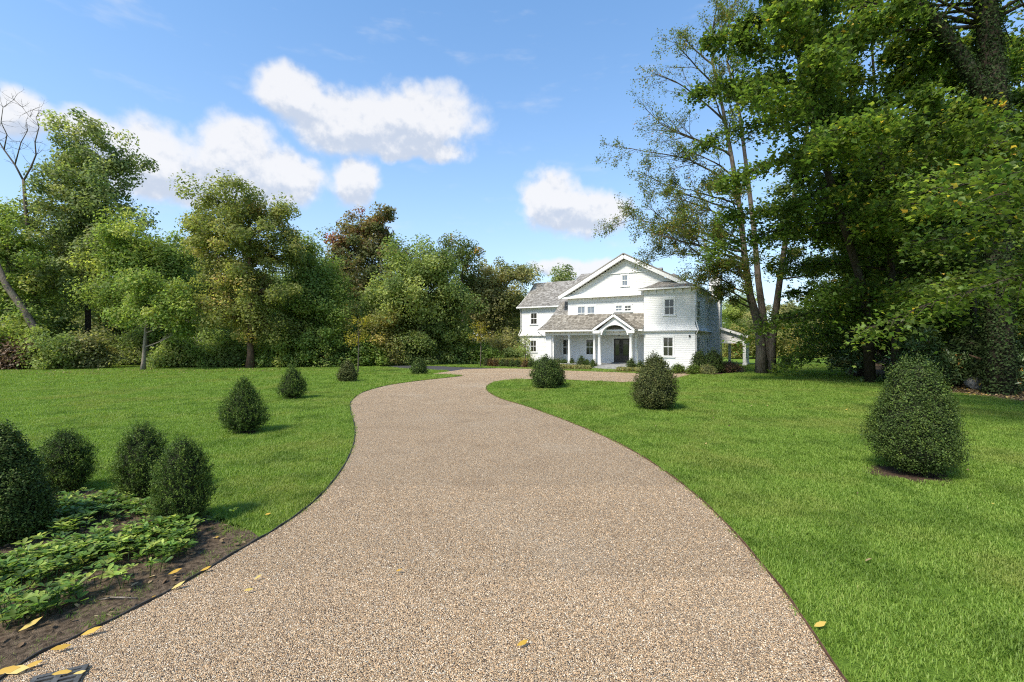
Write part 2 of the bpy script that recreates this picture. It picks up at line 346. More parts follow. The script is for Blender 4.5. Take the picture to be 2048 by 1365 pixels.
def mat_pebble():
    m, t, b = mat('pebble'); oi = t.add('ShaderNodeObjectInfo').outputs['Random']
    t.l.new(t.ramp(oi, STONES), b.inputs['Base Color']); b.inputs['Roughness'].default_value = .65; return m
M['pebble'] = mat_pebble()

# ------------------------------------------------------------------ ground: lawn, drive, side road, beds
def smooth_poly(pts, n=6):
    """Catmull-Rom through open list of 2D points"""
    P = [np.array(p, float) for p in pts]; out = []
    for i in range(len(P) - 1):
        p0, p1, p2, p3 = P[max(i - 1, 0)], P[i], P[i + 1], P[min(i + 2, len(P) - 1)]
        for k in range(n):
            s = k / n; out.append(.5 * ((2 * p1) + (p2 - p0) * s + (2 * p0 - 5 * p1 + 4 * p2 - p3) * s * s + (3 * p1 - p0 - 3 * p2 + p3) * s ** 3))
    out.append(P[-1]); return [tuple(p) for p in out]
LEFT_PX = [(30, 1342), (190, 1262), (350, 1180), (480, 1103), (560, 1056), (625, 1008), (668, 962), (695, 920), (709, 880), (708, 848), (701, 822), (703, 803), (728, 785), (780, 771), (840, 762.5), (890, 757), (928, 752.5)]
RIGHT_PX = [(1690, 1365), (1562, 1180), (1430, 1028), (1330, 945), (1240, 890), (1150, 850), (1062, 817), (1003, 799), (977, 785), (973, 775), (985, 766.5), (1012, 761.5), (1063, 759.5), (1130, 761), (1200, 764), (1268, 766), (1320, 763), (1358, 756), (1384, 750)]
left_edge = smooth_poly([(-3.35, 1.5), (-3.40, 2.5)] + [G(*p) for p in LEFT_PX])
right_edge = smooth_poly([(2.15, 1.4), (2.3, 2.4)] + [G(*p) for p in RIGHT_PX])
far_edge = [G(*p) for p in [(1360, 746), (1290, 747.5), (1232, 745.5), (1180, 743.5), (1110, 741), (1060, 738.5), (1000, 737.5), (930, 739), (903, 743), (880, 746), (858, 749.5), (905, 751)]]
drive_poly = left_edge + far_edge[::-1] + right_edge[::-1] + [(2.1, -3), (-3.3, -3)]
def tri_sheet(name, poly, z, m, kind='structure', parent=None):
    import bmesh
    bm = bmesh.new(); vs = [bm.verts.new((x, y, z)) for x, y in poly]; bm.faces.new(vs)
    bmesh.ops.triangulate(bm, faces=bm.faces[:], ngon_method='EAR_CLIP')
    for f in bm.faces:
        if f.normal.z < 0: f.normal_flip()
    me = bpy.data.meshes.new(name); bm.to_mesh(me); bm.free(); return tag(link(name, me, m, parent), kind=kind)
def inside(poly, X, Y):
    P = np.array(poly); res = np.zeros(len(X), bool); n = len(P); j = n - 1
    for i in range(n):
        xi, yi = P[i]; xj, yj = P[j]
        if yi != yj:
            c = ((yi > Y) != (yj > Y)) & (X < (xj - xi) * (Y - yi) / (yj - yi) + xi); res ^= c
        j = i
    return res
def dist_line(line, X, Y):
    P = np.array(line); d = np.full(len(X), 1e9)
    for a, b in zip(P[:-1], P[1:]):
        ab = b - a; L = max((ab ** 2).sum(), 1e-9); t = np.clip(((X - a[0]) * ab[0] + (Y - a[1]) * ab[1]) / L, 0, 1)
        d = np.minimum(d, np.hypot(X - a[0] - t * ab[0], Y - a[1] - t * ab[1]))
    return d
g = MB(); NX = 60
xs = np.concatenate([np.linspace(-1200, -130, 8), np.linspace(-120, 120, 61), np.linspace(130, 1200, 8)]); ys = np.concatenate([np.linspace(-300, -20, 5), np.linspace(-15, 150, 56), np.linspace(170, 1800, 8)])
V = np.array([(x, y, 0) for y in ys for x in xs]); w_ = len(xs)
Fq = np.array([(j * w_ + i, j * w_ + i + 1, (j + 1) * w_ + i + 1, (j + 1) * w_ + i) for j in range(len(ys) - 1) for i in range(w_ - 1)])
tag(link('lawn', np_mesh('lawn', V, Fq), M['lawn']), kind='structure')
tri_sheet('gravel_driveway', drive_poly, .016, M['gravel'])
road_poly = [G(*p) for p in [(752, 733.5), (800, 737.5), (880, 741.8), (903, 743), (935, 739), (1005, 737.3), (930, 735.8), (880, 733), (830, 731.5), (785, 731.8)]]
tri_sheet('side_road', road_poly, .008, M['asphalt'])
bed_poly = smooth_poly([(-3.42, 2.2), G(28, 1340), G(190, 1261), G(350, 1179), G(480, 1101), G(520, 1078)]) + [G(*p) for p in [(500, 1062), (455, 1052), (410, 1030), (360, 1000), (300, 990), (230, 985), (160, 978), (90, 985), (20, 1000), (-120, 1000), (-260, 1040)]] + [(-6.5, 2.2)]
tri_sheet('planting_bed', bed_poly, .010, M['soil'])
wood_edge = [G(*p) for p in [(2300, 830), (2048, 805), (1960, 793), (1900, 786), (1840, 772), (1780, 764), (1730, 750), (1700, 738), (1690, 722)]]
wood_poly = wood_edge + [(70, 75), (90, 30), (60, 8)]
tri_sheet('woodland_floor', wood_poly, .006, M['woodfloor'])
lw_edge = [G(*p) for p in [(-300, 745), (0, 738), (150, 735), (290, 733), (420, 730), (560, 725), (700, 720), (830, 716.5), (960, 714)]]
tri_sheet('woodland_floor', lw_edge + [(-8, 120), (-160, 120), (-160, 40)], .006, M['woodfloor'])
def edging(name, line, z, m, label):
    mb = MB()
    for i in range(len(line) - 1):
        a, b = Vector((*line[i], 0)), Vector((*line[i + 1], 0)); d = (b - a).normalized(); nn = Vector((-d.y, d.x, 0)) * .006
        if i == 0: pv = nn
        h = z + .006 * math.sin(i * 1.7)
        mb.add([a - pv + Vector((0, 0, -.03)), b - nn + Vector((0, 0, -.03)), b - nn + Vector((0, 0, h)), a - pv + Vector((0, 0, hp if i else h)),
                a + pv + Vector((0, 0, -.03)), b + nn + Vector((0, 0, -.03)), b + nn + Vector((0, 0, h)), a + pv + Vector((0, 0, hp if i else h))],
               [(0, 1, 2, 3), (4, 7, 6, 5), (3, 2, 6, 7)]); pv = nn; hp = h
    return tag(mb.build(name, m), label, 'edging')
edging('drive_edging', left_edge[1:], .036, M['edge_dark'], 'thin dark metal edging along the left curve of the gravel drive')
edging('drive_edging', right_edge[1:], .034, M['edge_rust'], 'thin rusty edging along the right curve of the gravel drive')
# mulch beds beside the house
porch_bed = [G(*p) for p in [(962, 731.5), (962, 734), (1060, 736.5), (1110, 738.8), (1180, 741), (1184, 738), (1178, 733), (1100, 727.5), (1040, 726.5)]]
tri_sheet('planting_bed', porch_bed, .012, M['mulch'])
porch_bed2 = [G(*p) for p in [(1230, 744), (1290, 746.3), (1292, 740.5), (1240, 738.5)]]
tri_sheet('planting_bed', porch_bed2, .012, M['mulch'])
side_bed = [G(*p) for p in [(1345, 748), (1388, 750.5), (1440, 750), (1495, 745), (1490, 737), (1440, 737), (1393, 742.2), (1340, 741.3)]]
tri_sheet('planting_bed', side_bed, .012, M['mulch'])
tri_sheet('front_walk', [G(*p) for p in [(1180, 743.2), (1232, 745.2), (1236, 739.8), (1190, 738)]], .02, M['stone'])

# ------------------------------------------------------------------ grass
UNL = bpy.data.collections.new('tufts')                           # not linked to the scene: only a source for geometry nodes
def tuft(seed, n=46, rad=.13, h=.046):
    rg = np.random.default_rng(seed); Vs = []; Fs = []; b = 0
    for i in range(n):
        a = rg.uniform(0, 2 * math.pi); r = rad * math.sqrt(rg.random()); p = np.array([r * math.cos(a), r * math.sin(a), -.004])
        d = rg.uniform(0, 2 * math.pi); lean = rg.uniform(.15, .95); L = h * rg.uniform(.6, 1.35); w = rg.uniform(.0022, .0042)
        dd = np.array([math.cos(d), math.sin(d), 0]); s = np.array([-dd[1], dd[0], 0]) * w
        m1 = p + dd * L * lean * .35 + np.array([0, 0, L * .6]); t1 = p + dd * L * lean + np.array([0, 0, L * (1.0 - .3 * lean)])
        Vs += [p - s, p + s, m1 + s * .8, m1 - s * .8, t1]; Fs += [(b, b + 1, b + 2), (b, b + 2, b + 3), (b + 3, b + 2, b + 4)]; b += 5
    o = bpy.data.objects.new('tuft', np_mesh('tuft', np.array(Vs), np.array(Fs))); o.data.materials.append(M['blade']); UNL.objects.link(o)
for s in range(4): tuft(s)
def scatter(name, P, scale, coll, label=None, cat=None, tilt=.0):
    """one object: geometry nodes put the members of an unlinked collection on the points P"""
    me = bpy.data.meshes.new(name); me.vertices.add(len(P)); me.vertices.foreach_set('co', np.asarray(P, np.float32).ravel())
    a = me.attributes.new('sc', 'FLOAT', 'POINT'); a.data.foreach_set('value', np.asarray(scale, np.float32)); me.update()
    o = bpy.data.objects.new(name, me); COL.objects.link(o)
    ng = bpy.data.node_groups.new(name, 'GeometryNodeTree'); ng.interface.new_socket('Geometry', in_out='INPUT', socket_type='NodeSocketGeometry'); ng.interface.new_socket('Geometry', in_out='OUTPUT', socket_type='NodeSocketGeometry')
    t = NT(ng); gi = t.add('NodeGroupInput'); go = t.add('NodeGroupOutput')
    ci = t.add('GeometryNodeCollectionInfo'); ci.inputs['Collection'].default_value = coll; ci.inputs['Separate Children'].default_value = True; ci.inputs['Reset Children'].default_value = True
    na = t.add('GeometryNodeInputNamedAttribute', data_type='FLOAT'); na.inputs['Name'].default_value = 'sc'
    rv = t.add('FunctionNodeRandomValue', data_type='FLOAT_VECTOR'); rv.inputs[0].default_value = (-tilt, -tilt, 0); rv.inputs[1].default_value = (tilt, tilt, 6.283)
    ri = t.add('FunctionNodeRandomValue', data_type='INT'); ri.inputs[4].default_value = 0; ri.inputs[5].default_value = 63; ri.inputs['Seed'].default_value = 5
    mp = t.add('GeometryNodeMeshToPoints')
    ip = t.add('GeometryNodeInstanceOnPoints', {'Pick Instance': True})
    t.l.new(gi.outputs[0], mp.inputs['Mesh']); t.l.new(mp.outputs[0], ip.inputs['Points']); t.l.new(ci.outputs[0], ip.inputs['Instance'])
    t.l.new(ri.outputs[2], ip.inputs['Instance Index']); t.l.new(rv.outputs[0], ip.inputs['Rotation']); t.l.new(na.outputs[0], ip.inputs['Scale']); t.l.new(ip.outputs[0], go.inputs[0])
    md = o.modifiers.new('scatter', 'NODES'); md.node_group = ng
    return tag(o, label, cat, kind='stuff')
RINGS = [(*G(1832, 955), .66), (*G(1312, 818), .55), (*G(1092, 777), .6), (*G(487, 868), .38), (*G(585, 798), .4), (*G(695, 764), .4)]      # bare soil under the lawn shrubs
for x_, y_, r_ in RINGS:
    tri_sheet('mulch_ring', [(x_ + r_ * (1 + .15 * math.sin(3 * a)) * math.cos(a), y_ + .15 + r_ * .9 * (1 + .12 * math.cos(4 * a)) * math.sin(a)) for a in np.linspace(0, 6.1, 20)], .012, M['mulch'])
HOUSE_FOOT = [(0.1, 44.0), (3.2, 41.6), (14.4, 35.6), (22, 45), (14, 62), (2, 60)]
def grass():
    rg = np.random.default_rng(11); P = []; S = []
    no_go = [drive_poly, road_poly, bed_poly, wood_poly, porch_bed, porch_bed2, side_bed, HOUSE_FOOT]
    for y0, y1, dens, sc_ in ((2.6, 8, 120, 1.0), (8, 14, 75, 1.15), (14, 24, 34, 1.5), (24, 46, 11, 2.3)):
        xm = lambda y: 1.22 * y + 1.5
        n = int(dens * (y1 - y0) * (xm(y0) + xm(y1))); Y = rg.uniform(y0, y1, n * 2); X = rg.uniform(-1, 1, n * 2) * xm(y1)
        k = np.abs(X) < xm(Y); X, Y = X[k], Y[k]
        k = np.ones(len(X), bool)
        for pl in no_go: k &= ~inside(pl, X, Y)
        k &= ~((dist_line(left_edge, X, Y) < .075 * sc_) | (dist_line(right_edge, X, Y) < .075 * sc_))
        for x_, y_, r_ in RINGS: k &= np.hypot(X - x_, (Y - y_ - .15) / .9) > r_ * (.86 + .1 * np.sin(5 * np.arctan2(Y - y_, X - x_)))
        X, Y = X[k], Y[k]
        P.append(np.stack([X, Y, np.zeros(len(X))], 1)); s = sc_ * rg.uniform(.75, 1.25, len(X)); S.append(s)
    P = np.concatenate(P); S = np.concatenate(S)
    # tufts hugging the edging
    for line, side in ((left_edge, 1), (right_edge, -1)):
        L = np.array(line); seg = np.linalg.norm(np.diff(L, axis=0), axis=1); n = int(seg.sum() * 22); u = np.sort(rg.uniform(0, seg.sum(), n)); cs = np.concatenate([[0], np.cumsum(seg)])
        i = np.clip(np.searchsorted(cs, u) - 1, 0, len(seg) - 1); f = (u - cs[i]) / seg[i]; d = (L[i + 1] - L[i]) / seg[i][:, None]; nn = np.stack([-d[:, 1], d[:, 0]], 1) * side
        p = L[i] + d * (f * seg[i])[:, None] + nn * rg.uniform(.02, .10, n)[:, None]
        k = ~inside(bed_poly, p[:, 0], p[:, 1]) & ~inside(drive_poly, p[:, 0], p[:, 1]) & (p[:, 1] > 2.3)
        p = p[k]; P = np.concatenate([P, np.c_[p, np.zeros(len(p))]]); S = np.concatenate([S, rg.uniform(.4, .95, len(p))])
    X = rg.uniform(-6, -1.2, 4000); Y = rg.uniform(2.4, 7.6, 4000); k = inside(bed_poly, X, Y) & (rg.random(4000) < np.exp(-dist_line(left_edge, X, Y) / .35) * .55 + .02); P = np.concatenate([P, np.c_[X[k], Y[k], np.zeros(k.sum())]]); S = np.concatenate([S, rg.uniform(.3, .8, k.sum())])
    print('tufts', len(P))
    scatter('grass', P, S, UNL, 'bright green mown grass of the lawns either side of the drive', 'grass', .12)
grass()
PEB = bpy.data.collections.new('pebbles')
def pebble(seed):
    import bmesh
    rg = random.Random(seed); bm = bmesh.new(); bmesh.ops.create_icosphere(bm, subdivisions=1, radius=1)
    a, b, c = rg.uniform(.75, 1.2), rg.uniform(.6, .95), rg.uniform(.45, .7)
    for v in bm.verts: v.co = Vector((v.co.x * a, v.co.y * b, v.co.z * c)) * rg.uniform(.88, 1.1)
    me = bpy.data.meshes.new('pebble'); bm.to_mesh(me); bm.free(); me.materials.append(M['pebble']); o = bpy.data.objects.new('pebble', me); PEB.objects.link(o)
for s in range(5): pebble(s)
def gravel():
    rg = np.random.default_rng(4); P = []; S = []
    for y0, y1, dens in ((2.6, 4.6, 5200), (4.6, 7.5, 1700), (7.5, 12, 300)):
        n = int(dens * (y1 - y0) * 9); X = rg.uniform(-4.5, 4.5, n); Y = rg.uniform(y0, y1, n); k = inside(drive_poly, X, Y); X, Y = X[k], Y[k]
        s = rg.uniform(.003, .0062, len(X)) * (1 if y0 < 4 else 1.15); P.append(np.c_[X, Y, .016 + s * .15]); S.append(s)
    P = np.concatenate(P); S = np.concatenate(S); print('pebbles', len(P))
    scatter('gravel', P, S, PEB, 'loose tan and grey pea gravel covering the driveway', 'gravel', .6)
gravel()

# ------------------------------------------------------------------ the house (local x along the facade to the right, y into the house)
TH = R(31); H0 = (14.64, 36.4)
house = empty('white_house', (H0[0], H0[1], 0), 'large white shingled house with grey shingle roofs and columned front porch', 'house', rz=-TH)
cT, sT = math.cos(TH), math.sin(TH)
def onfront(px, py, y):                            # photograph pixel -> (x, z) on the facade plane at local depth y
    r = (px - CX) / F; bx, by = H0[0] + sT * y, H0[1] + cT * y
    s = (bx - r * by) / (cT + r * sT); Y = by + sT * s
    return -s, zat(py, Y)
def onside(px, py, x):                             # pixel -> (y, z) on a side plane at local x
    r = (px - CX) / F; bx, by = H0[0] + cT * x, H0[1] - sT * x
    t = (r * by - bx) / (sT - r * cT); Y = by + cT * t
    return t, zat(py, Y)
BAND, C_ = 3.26, .15
def flare(z, z0=BAND, h=.62, w=.24): return w * max(0., (z0 + h - z) / h) ** 2 if z >= z0 - 1e-6 else 0.
def siding(A, B, z0, z1, holes=(), off=None, ext=(0, 0), lr=None, name='wall'):
    """lapped shingle courses as real steps; holes (t0,t1,z0,z1); lr(z) clips a gable"""
    mb = MB(); A, B = Vector((*A, 0)), Vector((*B, 0)); d = (B - A); L = d.length; d.normalize(); o = Vector((d.y, -d.x, 0)); off = off or (lambda z: 0.)
    z = z0
    while z < z1 - 1e-4:
        zt = min(z + C_, z1); ob, ot = off(z) + .017, off(zt) + .003; iv = [(0., L)]
        if lr: a, b = lr((z + zt) / 2); iv = [(max(0, a), min(L, b))] if b > a else []
        for h0, h1, hz0, hz1 in holes:
            if zt > hz0 + .02 and z < hz1 - .02:
                iv = [q for a, b in iv for q in ((a, min(b, h0)), (max(a, h1), b)) if q[1] - q[0] > 1e-3]
        for a, b in iv:
            a0 = a - (ext[0] * off(z) if a == 0 else 0); b0 = b + (ext[1] * off(z) if b == L else 0)
            a1 = a - (ext[0] * off(zt) if a == 0 else 0); b1 = b + (ext[1] * off(zt) if b == L else 0); up = Vector((0, 0, 1))
            p = [A + d * a0 + o * ob + up * z, A + d * b0 + o * ob + up * z, A + d * b1 + o * ot + up * zt, A + d * a1 + o * ot + up * zt]
            mb.quad(*p); mb.quad(A + d * a0 + o * (off(z) - .01) + up * z, A + d * b0 + o * (off(z) - .01) + up * z, p[1], p[0])
        z = zt
    return mb.build(name, M['white'], house)
def shingles(name, Pf, rows, cols, m, seed=0, parent=None, keep=None):
    """individual roof shingles laid in lapped rows on the patch Pf(u, v)"""
    rg = random.Random(seed); mb = MB()
    for r in range(rows):
        u = -rg.random() / cols; v0, v1 = r / rows, min((r + 1.12) / rows, 1.0)
        while u < 1:
            w = rg.uniform(.6, 1.4) / cols; a, b = max(u, 0), min(u + w - .04 / cols, 1); u += w
            if b - a < 1e-4 or (keep and not keep((a + b) / 2, (v0 + v1) / 2)): continue
            p = [Vector(Pf(a, v0)), Vector(Pf(b, v0)), Vector(Pf(b, v1)), Vector(Pf(a, v1))]
            n = (p[1] - p[0]).cross(p[3] - p[0]).normalized(); h = rg.uniform(.022, .042)
            q = [p[0] + n * h, p[1] + n * h, p[2] + n * .008, p[3] + n * .008]
            mb.add([*q, p[0], p[1]], [(0, 1, 2, 3), (4, 5, 1, 0)])
    return mb.build(name, m, parent or house)
def lerp(a, b, t): return tuple(x + (y - x) * t for x, y in zip(a, b))
def patch(p00, p10, p11, p01): return lambda u, v: lerp(lerp(p00, p10, u), lerp(p01, p11, u), v)

def window(x0, x1, z0, z1, org, axis, glass='glass', cols=2, rows=2, arch=False, light_cols=None):
    """one sash window: frame and casing, sill, and each pane; axis 'x' = front wall, 'y' = side wall"""
    w = bpy.data.objects.new('window', None); COL.objects.link(w); w.parent = house; w.empty_display_size = .2
    if axis == 'x': w.location = (x0, org, z0)
    else: w.location = (org, x0, z0); w.rotation_euler = (0, 0, R(90))
    W, Hh = x1 - x0, z1 - z0; f = MB(); c = .11
    f.box(-c, 0, -.045, .08, -c * .2, Hh + c); f.box(W, W + c, -.045, .08, -c * .2, Hh + c); f.box(-c - .03, W + c + .03, -.06, .08, Hh + c, Hh + c + .05)
    f.box(0, W, -.045, .08, Hh, Hh + c)
    sw = .05
    f.box(0, sw, -.02, .07, 0, Hh); f.box(W - sw, W, -.02, .07, 0, Hh); f.box(sw, W - sw, -.02, .07, 0, sw); f.box(sw, W - sw, -.02, .07, Hh - sw, Hh)
    mr = Hh / 2
    if rows == 2 and cols == 2 and not arch:
        f.box(sw, W - sw, -.025, .06, mr - .03, mr + .03)
    for k in range(1, cols): f.box(W * k / cols - .014, W * k / cols + .014, -.012, .05, sw, Hh - sw)
    if arch or rows > 2 or True:
        for k in range(1, rows):
            if not (rows == 2 and not arch): f.box(sw, W - sw, -.012, .05, Hh * k / rows - .014, Hh * k / rows + .014)
    f.build('frame', M['trim'], w)
    s = MB(); s.box(-c - .05, W + c + .05, -.10, .06, -.10, -.0215); s.build('sill', M['trim'], w)
    pm = MB(); pw, ph = W / cols, Hh / rows; pm.add([(.0, 0, 0), (pw, 0, 0), (pw, 0, ph), (0, 0, ph), (0, .012, 0), (pw, .012, 0), (pw, .012, ph), (0, .012, ph)], [(0, 1, 2, 3), (4, 7, 6, 5), (0, 4, 5, 1), (3, 2, 6, 7)]); me = pm.mesh('pane'); me.materials.append(M[glass])
    for i in range(cols):
        for j in range(rows): link('pane', me, None, w, (i * pw, .02, j * ph))
    return w

# openings measured on the photograph
def fr(px0, px1, py0, py1, y): a = onfront(px0, py1, y); b = onfront(px1, py0, y); return (a[0], b[0], onfront((px0 + px1) / 2, py1, y)[1], onfront((px0 + px1) / 2, py0, y)[1])
YG, YP, YW = 1.0, 2.2, 6.4
w_b1 = fr(1326, 1346.5, 675, 713, 0); w_b2 = fr(1329, 1348.5, 598.5, 630, 0)
w_w2 = fr(1061.5, 1074.2, 626.5, 649, YW); w_w1 = fr(1061.2, 1072.8, 681.5, 704, YW)
w_ga = fr(1155, 1170.5, 613.5, 640.6, YG); w_gb = fr(1174.3, 1190, 613.5, 640.6, YG)
w_sa = fr(1231, 1244.6, 611.5, 622.8, YG); w_sb = fr(1249, 1262.6, 611.5, 622.8, YG); w_at = fr(1244, 1256, 550.5, 572, YG)
w_pa = fr(1125.5, 1142, 679, 710, YP); w_pb = fr(1172, 1188, 679, 710, YP); door = fr(1228, 1259.5, 677.5, 725, YP)
window(*w_b1, 0, 'x'); window(*w_b2, 0, 'x'); window(*w_w2, YW, 'x'); window(*w_w1, YW, 'x')
window(*w_ga, YG, 'x', 'glass_blind'); window(*w_gb, YG, 'x', 'glass_blind'); window(*w_sa, YG, 'x', 'glass_blind', 2, 2); window(*w_sb, YG, 'x', 'glass', 2, 2); window(*w_at, YG, 'x', 'glass_blind')
window(*w_pa, YP, 'x'); window(*w_pb, YP, 'x')
def hole(w, x0, pad=.02): return (w[0] - x0 - pad, w[1] - x0 + pad, w[2] - pad, w[3] + pad)
BL = -4.06                                          # left corner of the projecting right block
siding((BL, 0), (0, 0), .0, BAND - .02, [hole(w_b1, BL)]); siding((BL, 0), (0, 0), BAND, 6.75, [hole(w_b2, BL)], flare, (1, 1))
BD = 5.5
sw2 = (onside(1394.3, 634, 0)[0], onside(1398.8, 634, 0)[0]); zz2 = (onside(1396.5, 634, 0)[1], onside(1396.5, 602, 0)[1]); zz1 = (onside(1396.5, 711, 0)[1], onside(1396.5, 675, 0)[1])
side_w = [(sw2[0], sw2[1], *zz2), (sw2[0], sw2[1], *zz1)]
for w in side_w: window(*w, 0, 'y')
siding((0, 0), (0, BD), .0, BAND - .02, [(side_w[1][0], side_w[1][1], *side_w[1][2:])]); siding((0, 0), (0, BD), BAND, 6.75, [(side_w[0][0], side_w[0][1], *side_w[0][2:])], flare, (1, 1))
# further side wall, slightly set in, with the tall arched stair window and smaller ones
XS = -.25
aw = (BD + .7, BD + 1.9, 3.55, 5.75); aw1 = (BD + .6, BD + 1.9, 1.0, 2.6); fw2 = (BD + 2.9, BD + 3.7, 4.2, 5.7); fw1 = (BD + 2.6, BD + 3.6, .9, 2.7)
siding((XS, BD), (XS, 13), .0, BAND - .02, [aw1, fw1] and [(a - BD, b - BD, c, d) for a, b, c, d in (aw1, fw1)]); siding((XS, BD), (XS, 13), BAND, 6.6, [(a - BD, b - BD, c, d) for a, b, c, d in (aw, fw2)], flare, (0, 0))
for w in (aw1, fw1, fw2): window(*w, XS, 'y')
wa = window(*aw, XS, 'y', 'glass', 3, 4, True)
am = MB(); n = 10; Wd = aw[1] - aw[0]
for k in range(n):                                   # arched head over the stair window
    t0, t1 = math.pi * k / n, math.pi * (k + 1) / n; r0, r1 = Wd / 2 - .02, Wd / 2 + .12
    P = [(Wd / 2 + r * math.cos(t), y, 2.2 + r * math.sin(t)) for y in (-.06, .05) for t in (t0, t1) for r in (r0, r1)]
    am.add(P, [(0, 1, 3, 2), (4, 6, 7, 5), (0, 2, 6, 4), (1, 5, 7, 3)])
am.build('arch_head', M['trim'], wa)
gl = MB(); gl.add([(Wd / 2, .0, 2.25)] + [(Wd / 2 + (Wd / 2) * math.cos(math.pi * k / 12), .0, 2.25 + (Wd / 2) * math.sin(math.pi * k / 12)) for k in range(13)], [(0, k + 1, k + 2) for k in range(12)]); gl.build('pane', M['glass'], wa)
# main gable, porch and wing walls
GX0 = onfront(1136, 650, YG)[0]
APX, APZ = onfront(1248, 514, YG - .35); EXL, EZ = onfront(1119, 598, YG - .35); EXR = 2 * APX - EXL
def gable_lr(z): k = max(0, (APZ - .12 - z) / (APZ - EZ)); return (APX - k * (APX - EXL) - GX0, APX + k * (EXR - APX) - GX0)
siding((GX0, YG), (BL, YG), 4.1, EZ, [hole(w, GX0) for w in (w_ga, w_gb, w_sa, w_sb)])
siding((GX0, YG), (-.3, YG), EZ + .0, APZ, [hole(w_at, GX0)], lr=gable_lr)
PL = onfront(1093, 700, .3)[0]                       # left end of the porch
siding((PL + .6, YP), (BL, YP), .33, 3.25, [hole(w, PL + .6) for w in (w_pa, w_pb)] + [(door[0] - PL - .6 - .12, door[1] - PL - .6 + .12, .3, door[3] + .1)])
WL = onfront(1043.5, 700, YW)[0]
siding((WL, YW), (PL + 2.4, YW), 0, 3.0, [hole(w_w1, WL)]); siding((WL, YW), (-9, YW), 3.02, 6.3, [hole(w_w2, WL)], lambda z: flare(z, 3.02, .6, .22), (1, 0))
cl = MB()                                            # plain closing walls of the sides and the back
cl.box(WL + .003, WL + .15, YW + .03, 13.9, 0, 6.25); cl.box(WL + .16, XS - .03, 13.75, 13.9, 0, 6.3); cl.box(PL + .02, PL + .14, 2.3, YW - .02, 0, 3.3)
cl.box(GX0 + .01, GX0 + .12, YG + .03, 8, 3.9, 6.4); cl.box(BL + .012, BL + .1, .03, YP, 0, 6.7); cl.build('wall', M['white'], house)
pw = MB(); pw.box(PL + .02, PL + .62, .10, .26, .33, 3.0); pw.box(PL + .64, PL + .78, .27, YP, .33, 3.0); pw.build('porch_end_wall', M['white'], house)
# trim: band under the flare, frieze boards, corner lines
tr = MB(); tr.box(BL - .2, .2, -.21, .02, BAND - .075, BAND - .012); tr.box(.0165, .21, .022, BD + .1, BAND - .075, BAND - .012)
tr.box(BL, 0, -.05, -.018, 6.32, 6.62); tr.box(.018, .05, 0, BD, 6.32, 6.62)
tr.box(WL - .18, -12, YW - .2, YW + .02, 2.95, 3.01); tr.box(WL, -10, YW - .045, YW - .017, 5.95, 6.2)
tr.box(GX0, BL, YG - .05, YG - .017, EZ - .42, EZ - .03); zb = onfront(1225, 547.5, YG)[1]; a, b = gable_lr(zb); tr.box(GX0 + a + .15, GX0 + b - .15, YG - .10, YG - .017, zb - .06, zb + .02)
tr.build('trim', M['trim'], house)
def brackets(x0, x1, n, y, z, dz=.22, dp=.22, ax='x'):
    m_ = MB(); m_.box(-.05, .05, -dp, 0, -.1, 0); m_.box(-.045, .045, -dp * .55, 0, -dz, -.102); me = m_.mesh('bracket'); me.materials.append(M['trim'])
    for k in range(n):
        q = x0 + (x1 - x0) * k / (n - 1); o = link('bracket', me, None, house, (q, y, z) if ax == 'x' else (y, q, z))
        if ax == 'y': o.rotation_euler = (0, 0, R(90))
brackets(GX0 + .3, BL - .15, 11, YG - .05, EZ - .03); brackets(BL + .3, -.3, 6, -.05, 6.62); brackets(.3, BD - .3, 7, .05, 6.62, ax='y')
# pent roof across the gable foot, painted white, and the raking boards
pe = MB(); RK = .45
pz = EZ + .42
pe.add([(EXL + .1, YG - RK, EZ), (BL - .05, YG - RK, EZ), (BL - .05, YG - .02, pz), (EXL + .75, YG - .02, pz), (EXL + .1, YG - .02, EZ), (BL - .05, YG - .02, EZ)], [(0, 1, 2, 3), (0, 4, 5, 1), (0, 3, 4)])
pe.build('pent_roof', M['trim'], house)
ra = MB(); yf = YG - RK - .06
ra.box(EXL - .02, BL - .05, yf + .02, YG - RK + .02, EZ - .06, EZ + .10)
for ex in (EXL, EXR):
    p, q = Vector((ex, yf, EZ + .06)), Vector((APX, yf, APZ + .02))
    ra.beam(p, q, .09, .30, (0, 0, 1)); ra.beam(p + Vector((0, .18, -.10)), q + Vector((0, .18, -.10)), .36, .05)
ra.build('rake_board', M['trim'], house)
ro = MB()
for ex in (EXL - .12, EXR + .12):
    d = (APX - ex); nn = Vector((-(APZ - EZ), 0, abs(d))).normalized() if d > 0 else Vector((APZ - EZ, 0, abs(d))).normalized()
    lo, hi = Vector((ex, 0, EZ + .18)), Vector((APX, 0, APZ + .24)); q = []
    for y in (yf - .05, 13.9):
        for p in (lo, hi): q += [p + Vector((0, y, 0)), p + Vector((0, y, 0)) + nn * .09]
    ro.add(q, [(0, 1, 3, 2), (4, 6, 7, 5), (0, 4, 5, 1), (1, 5, 7, 3), (2, 3, 7, 6), (0, 2, 6, 4)])
ro.build('roof', M['roof'], house)
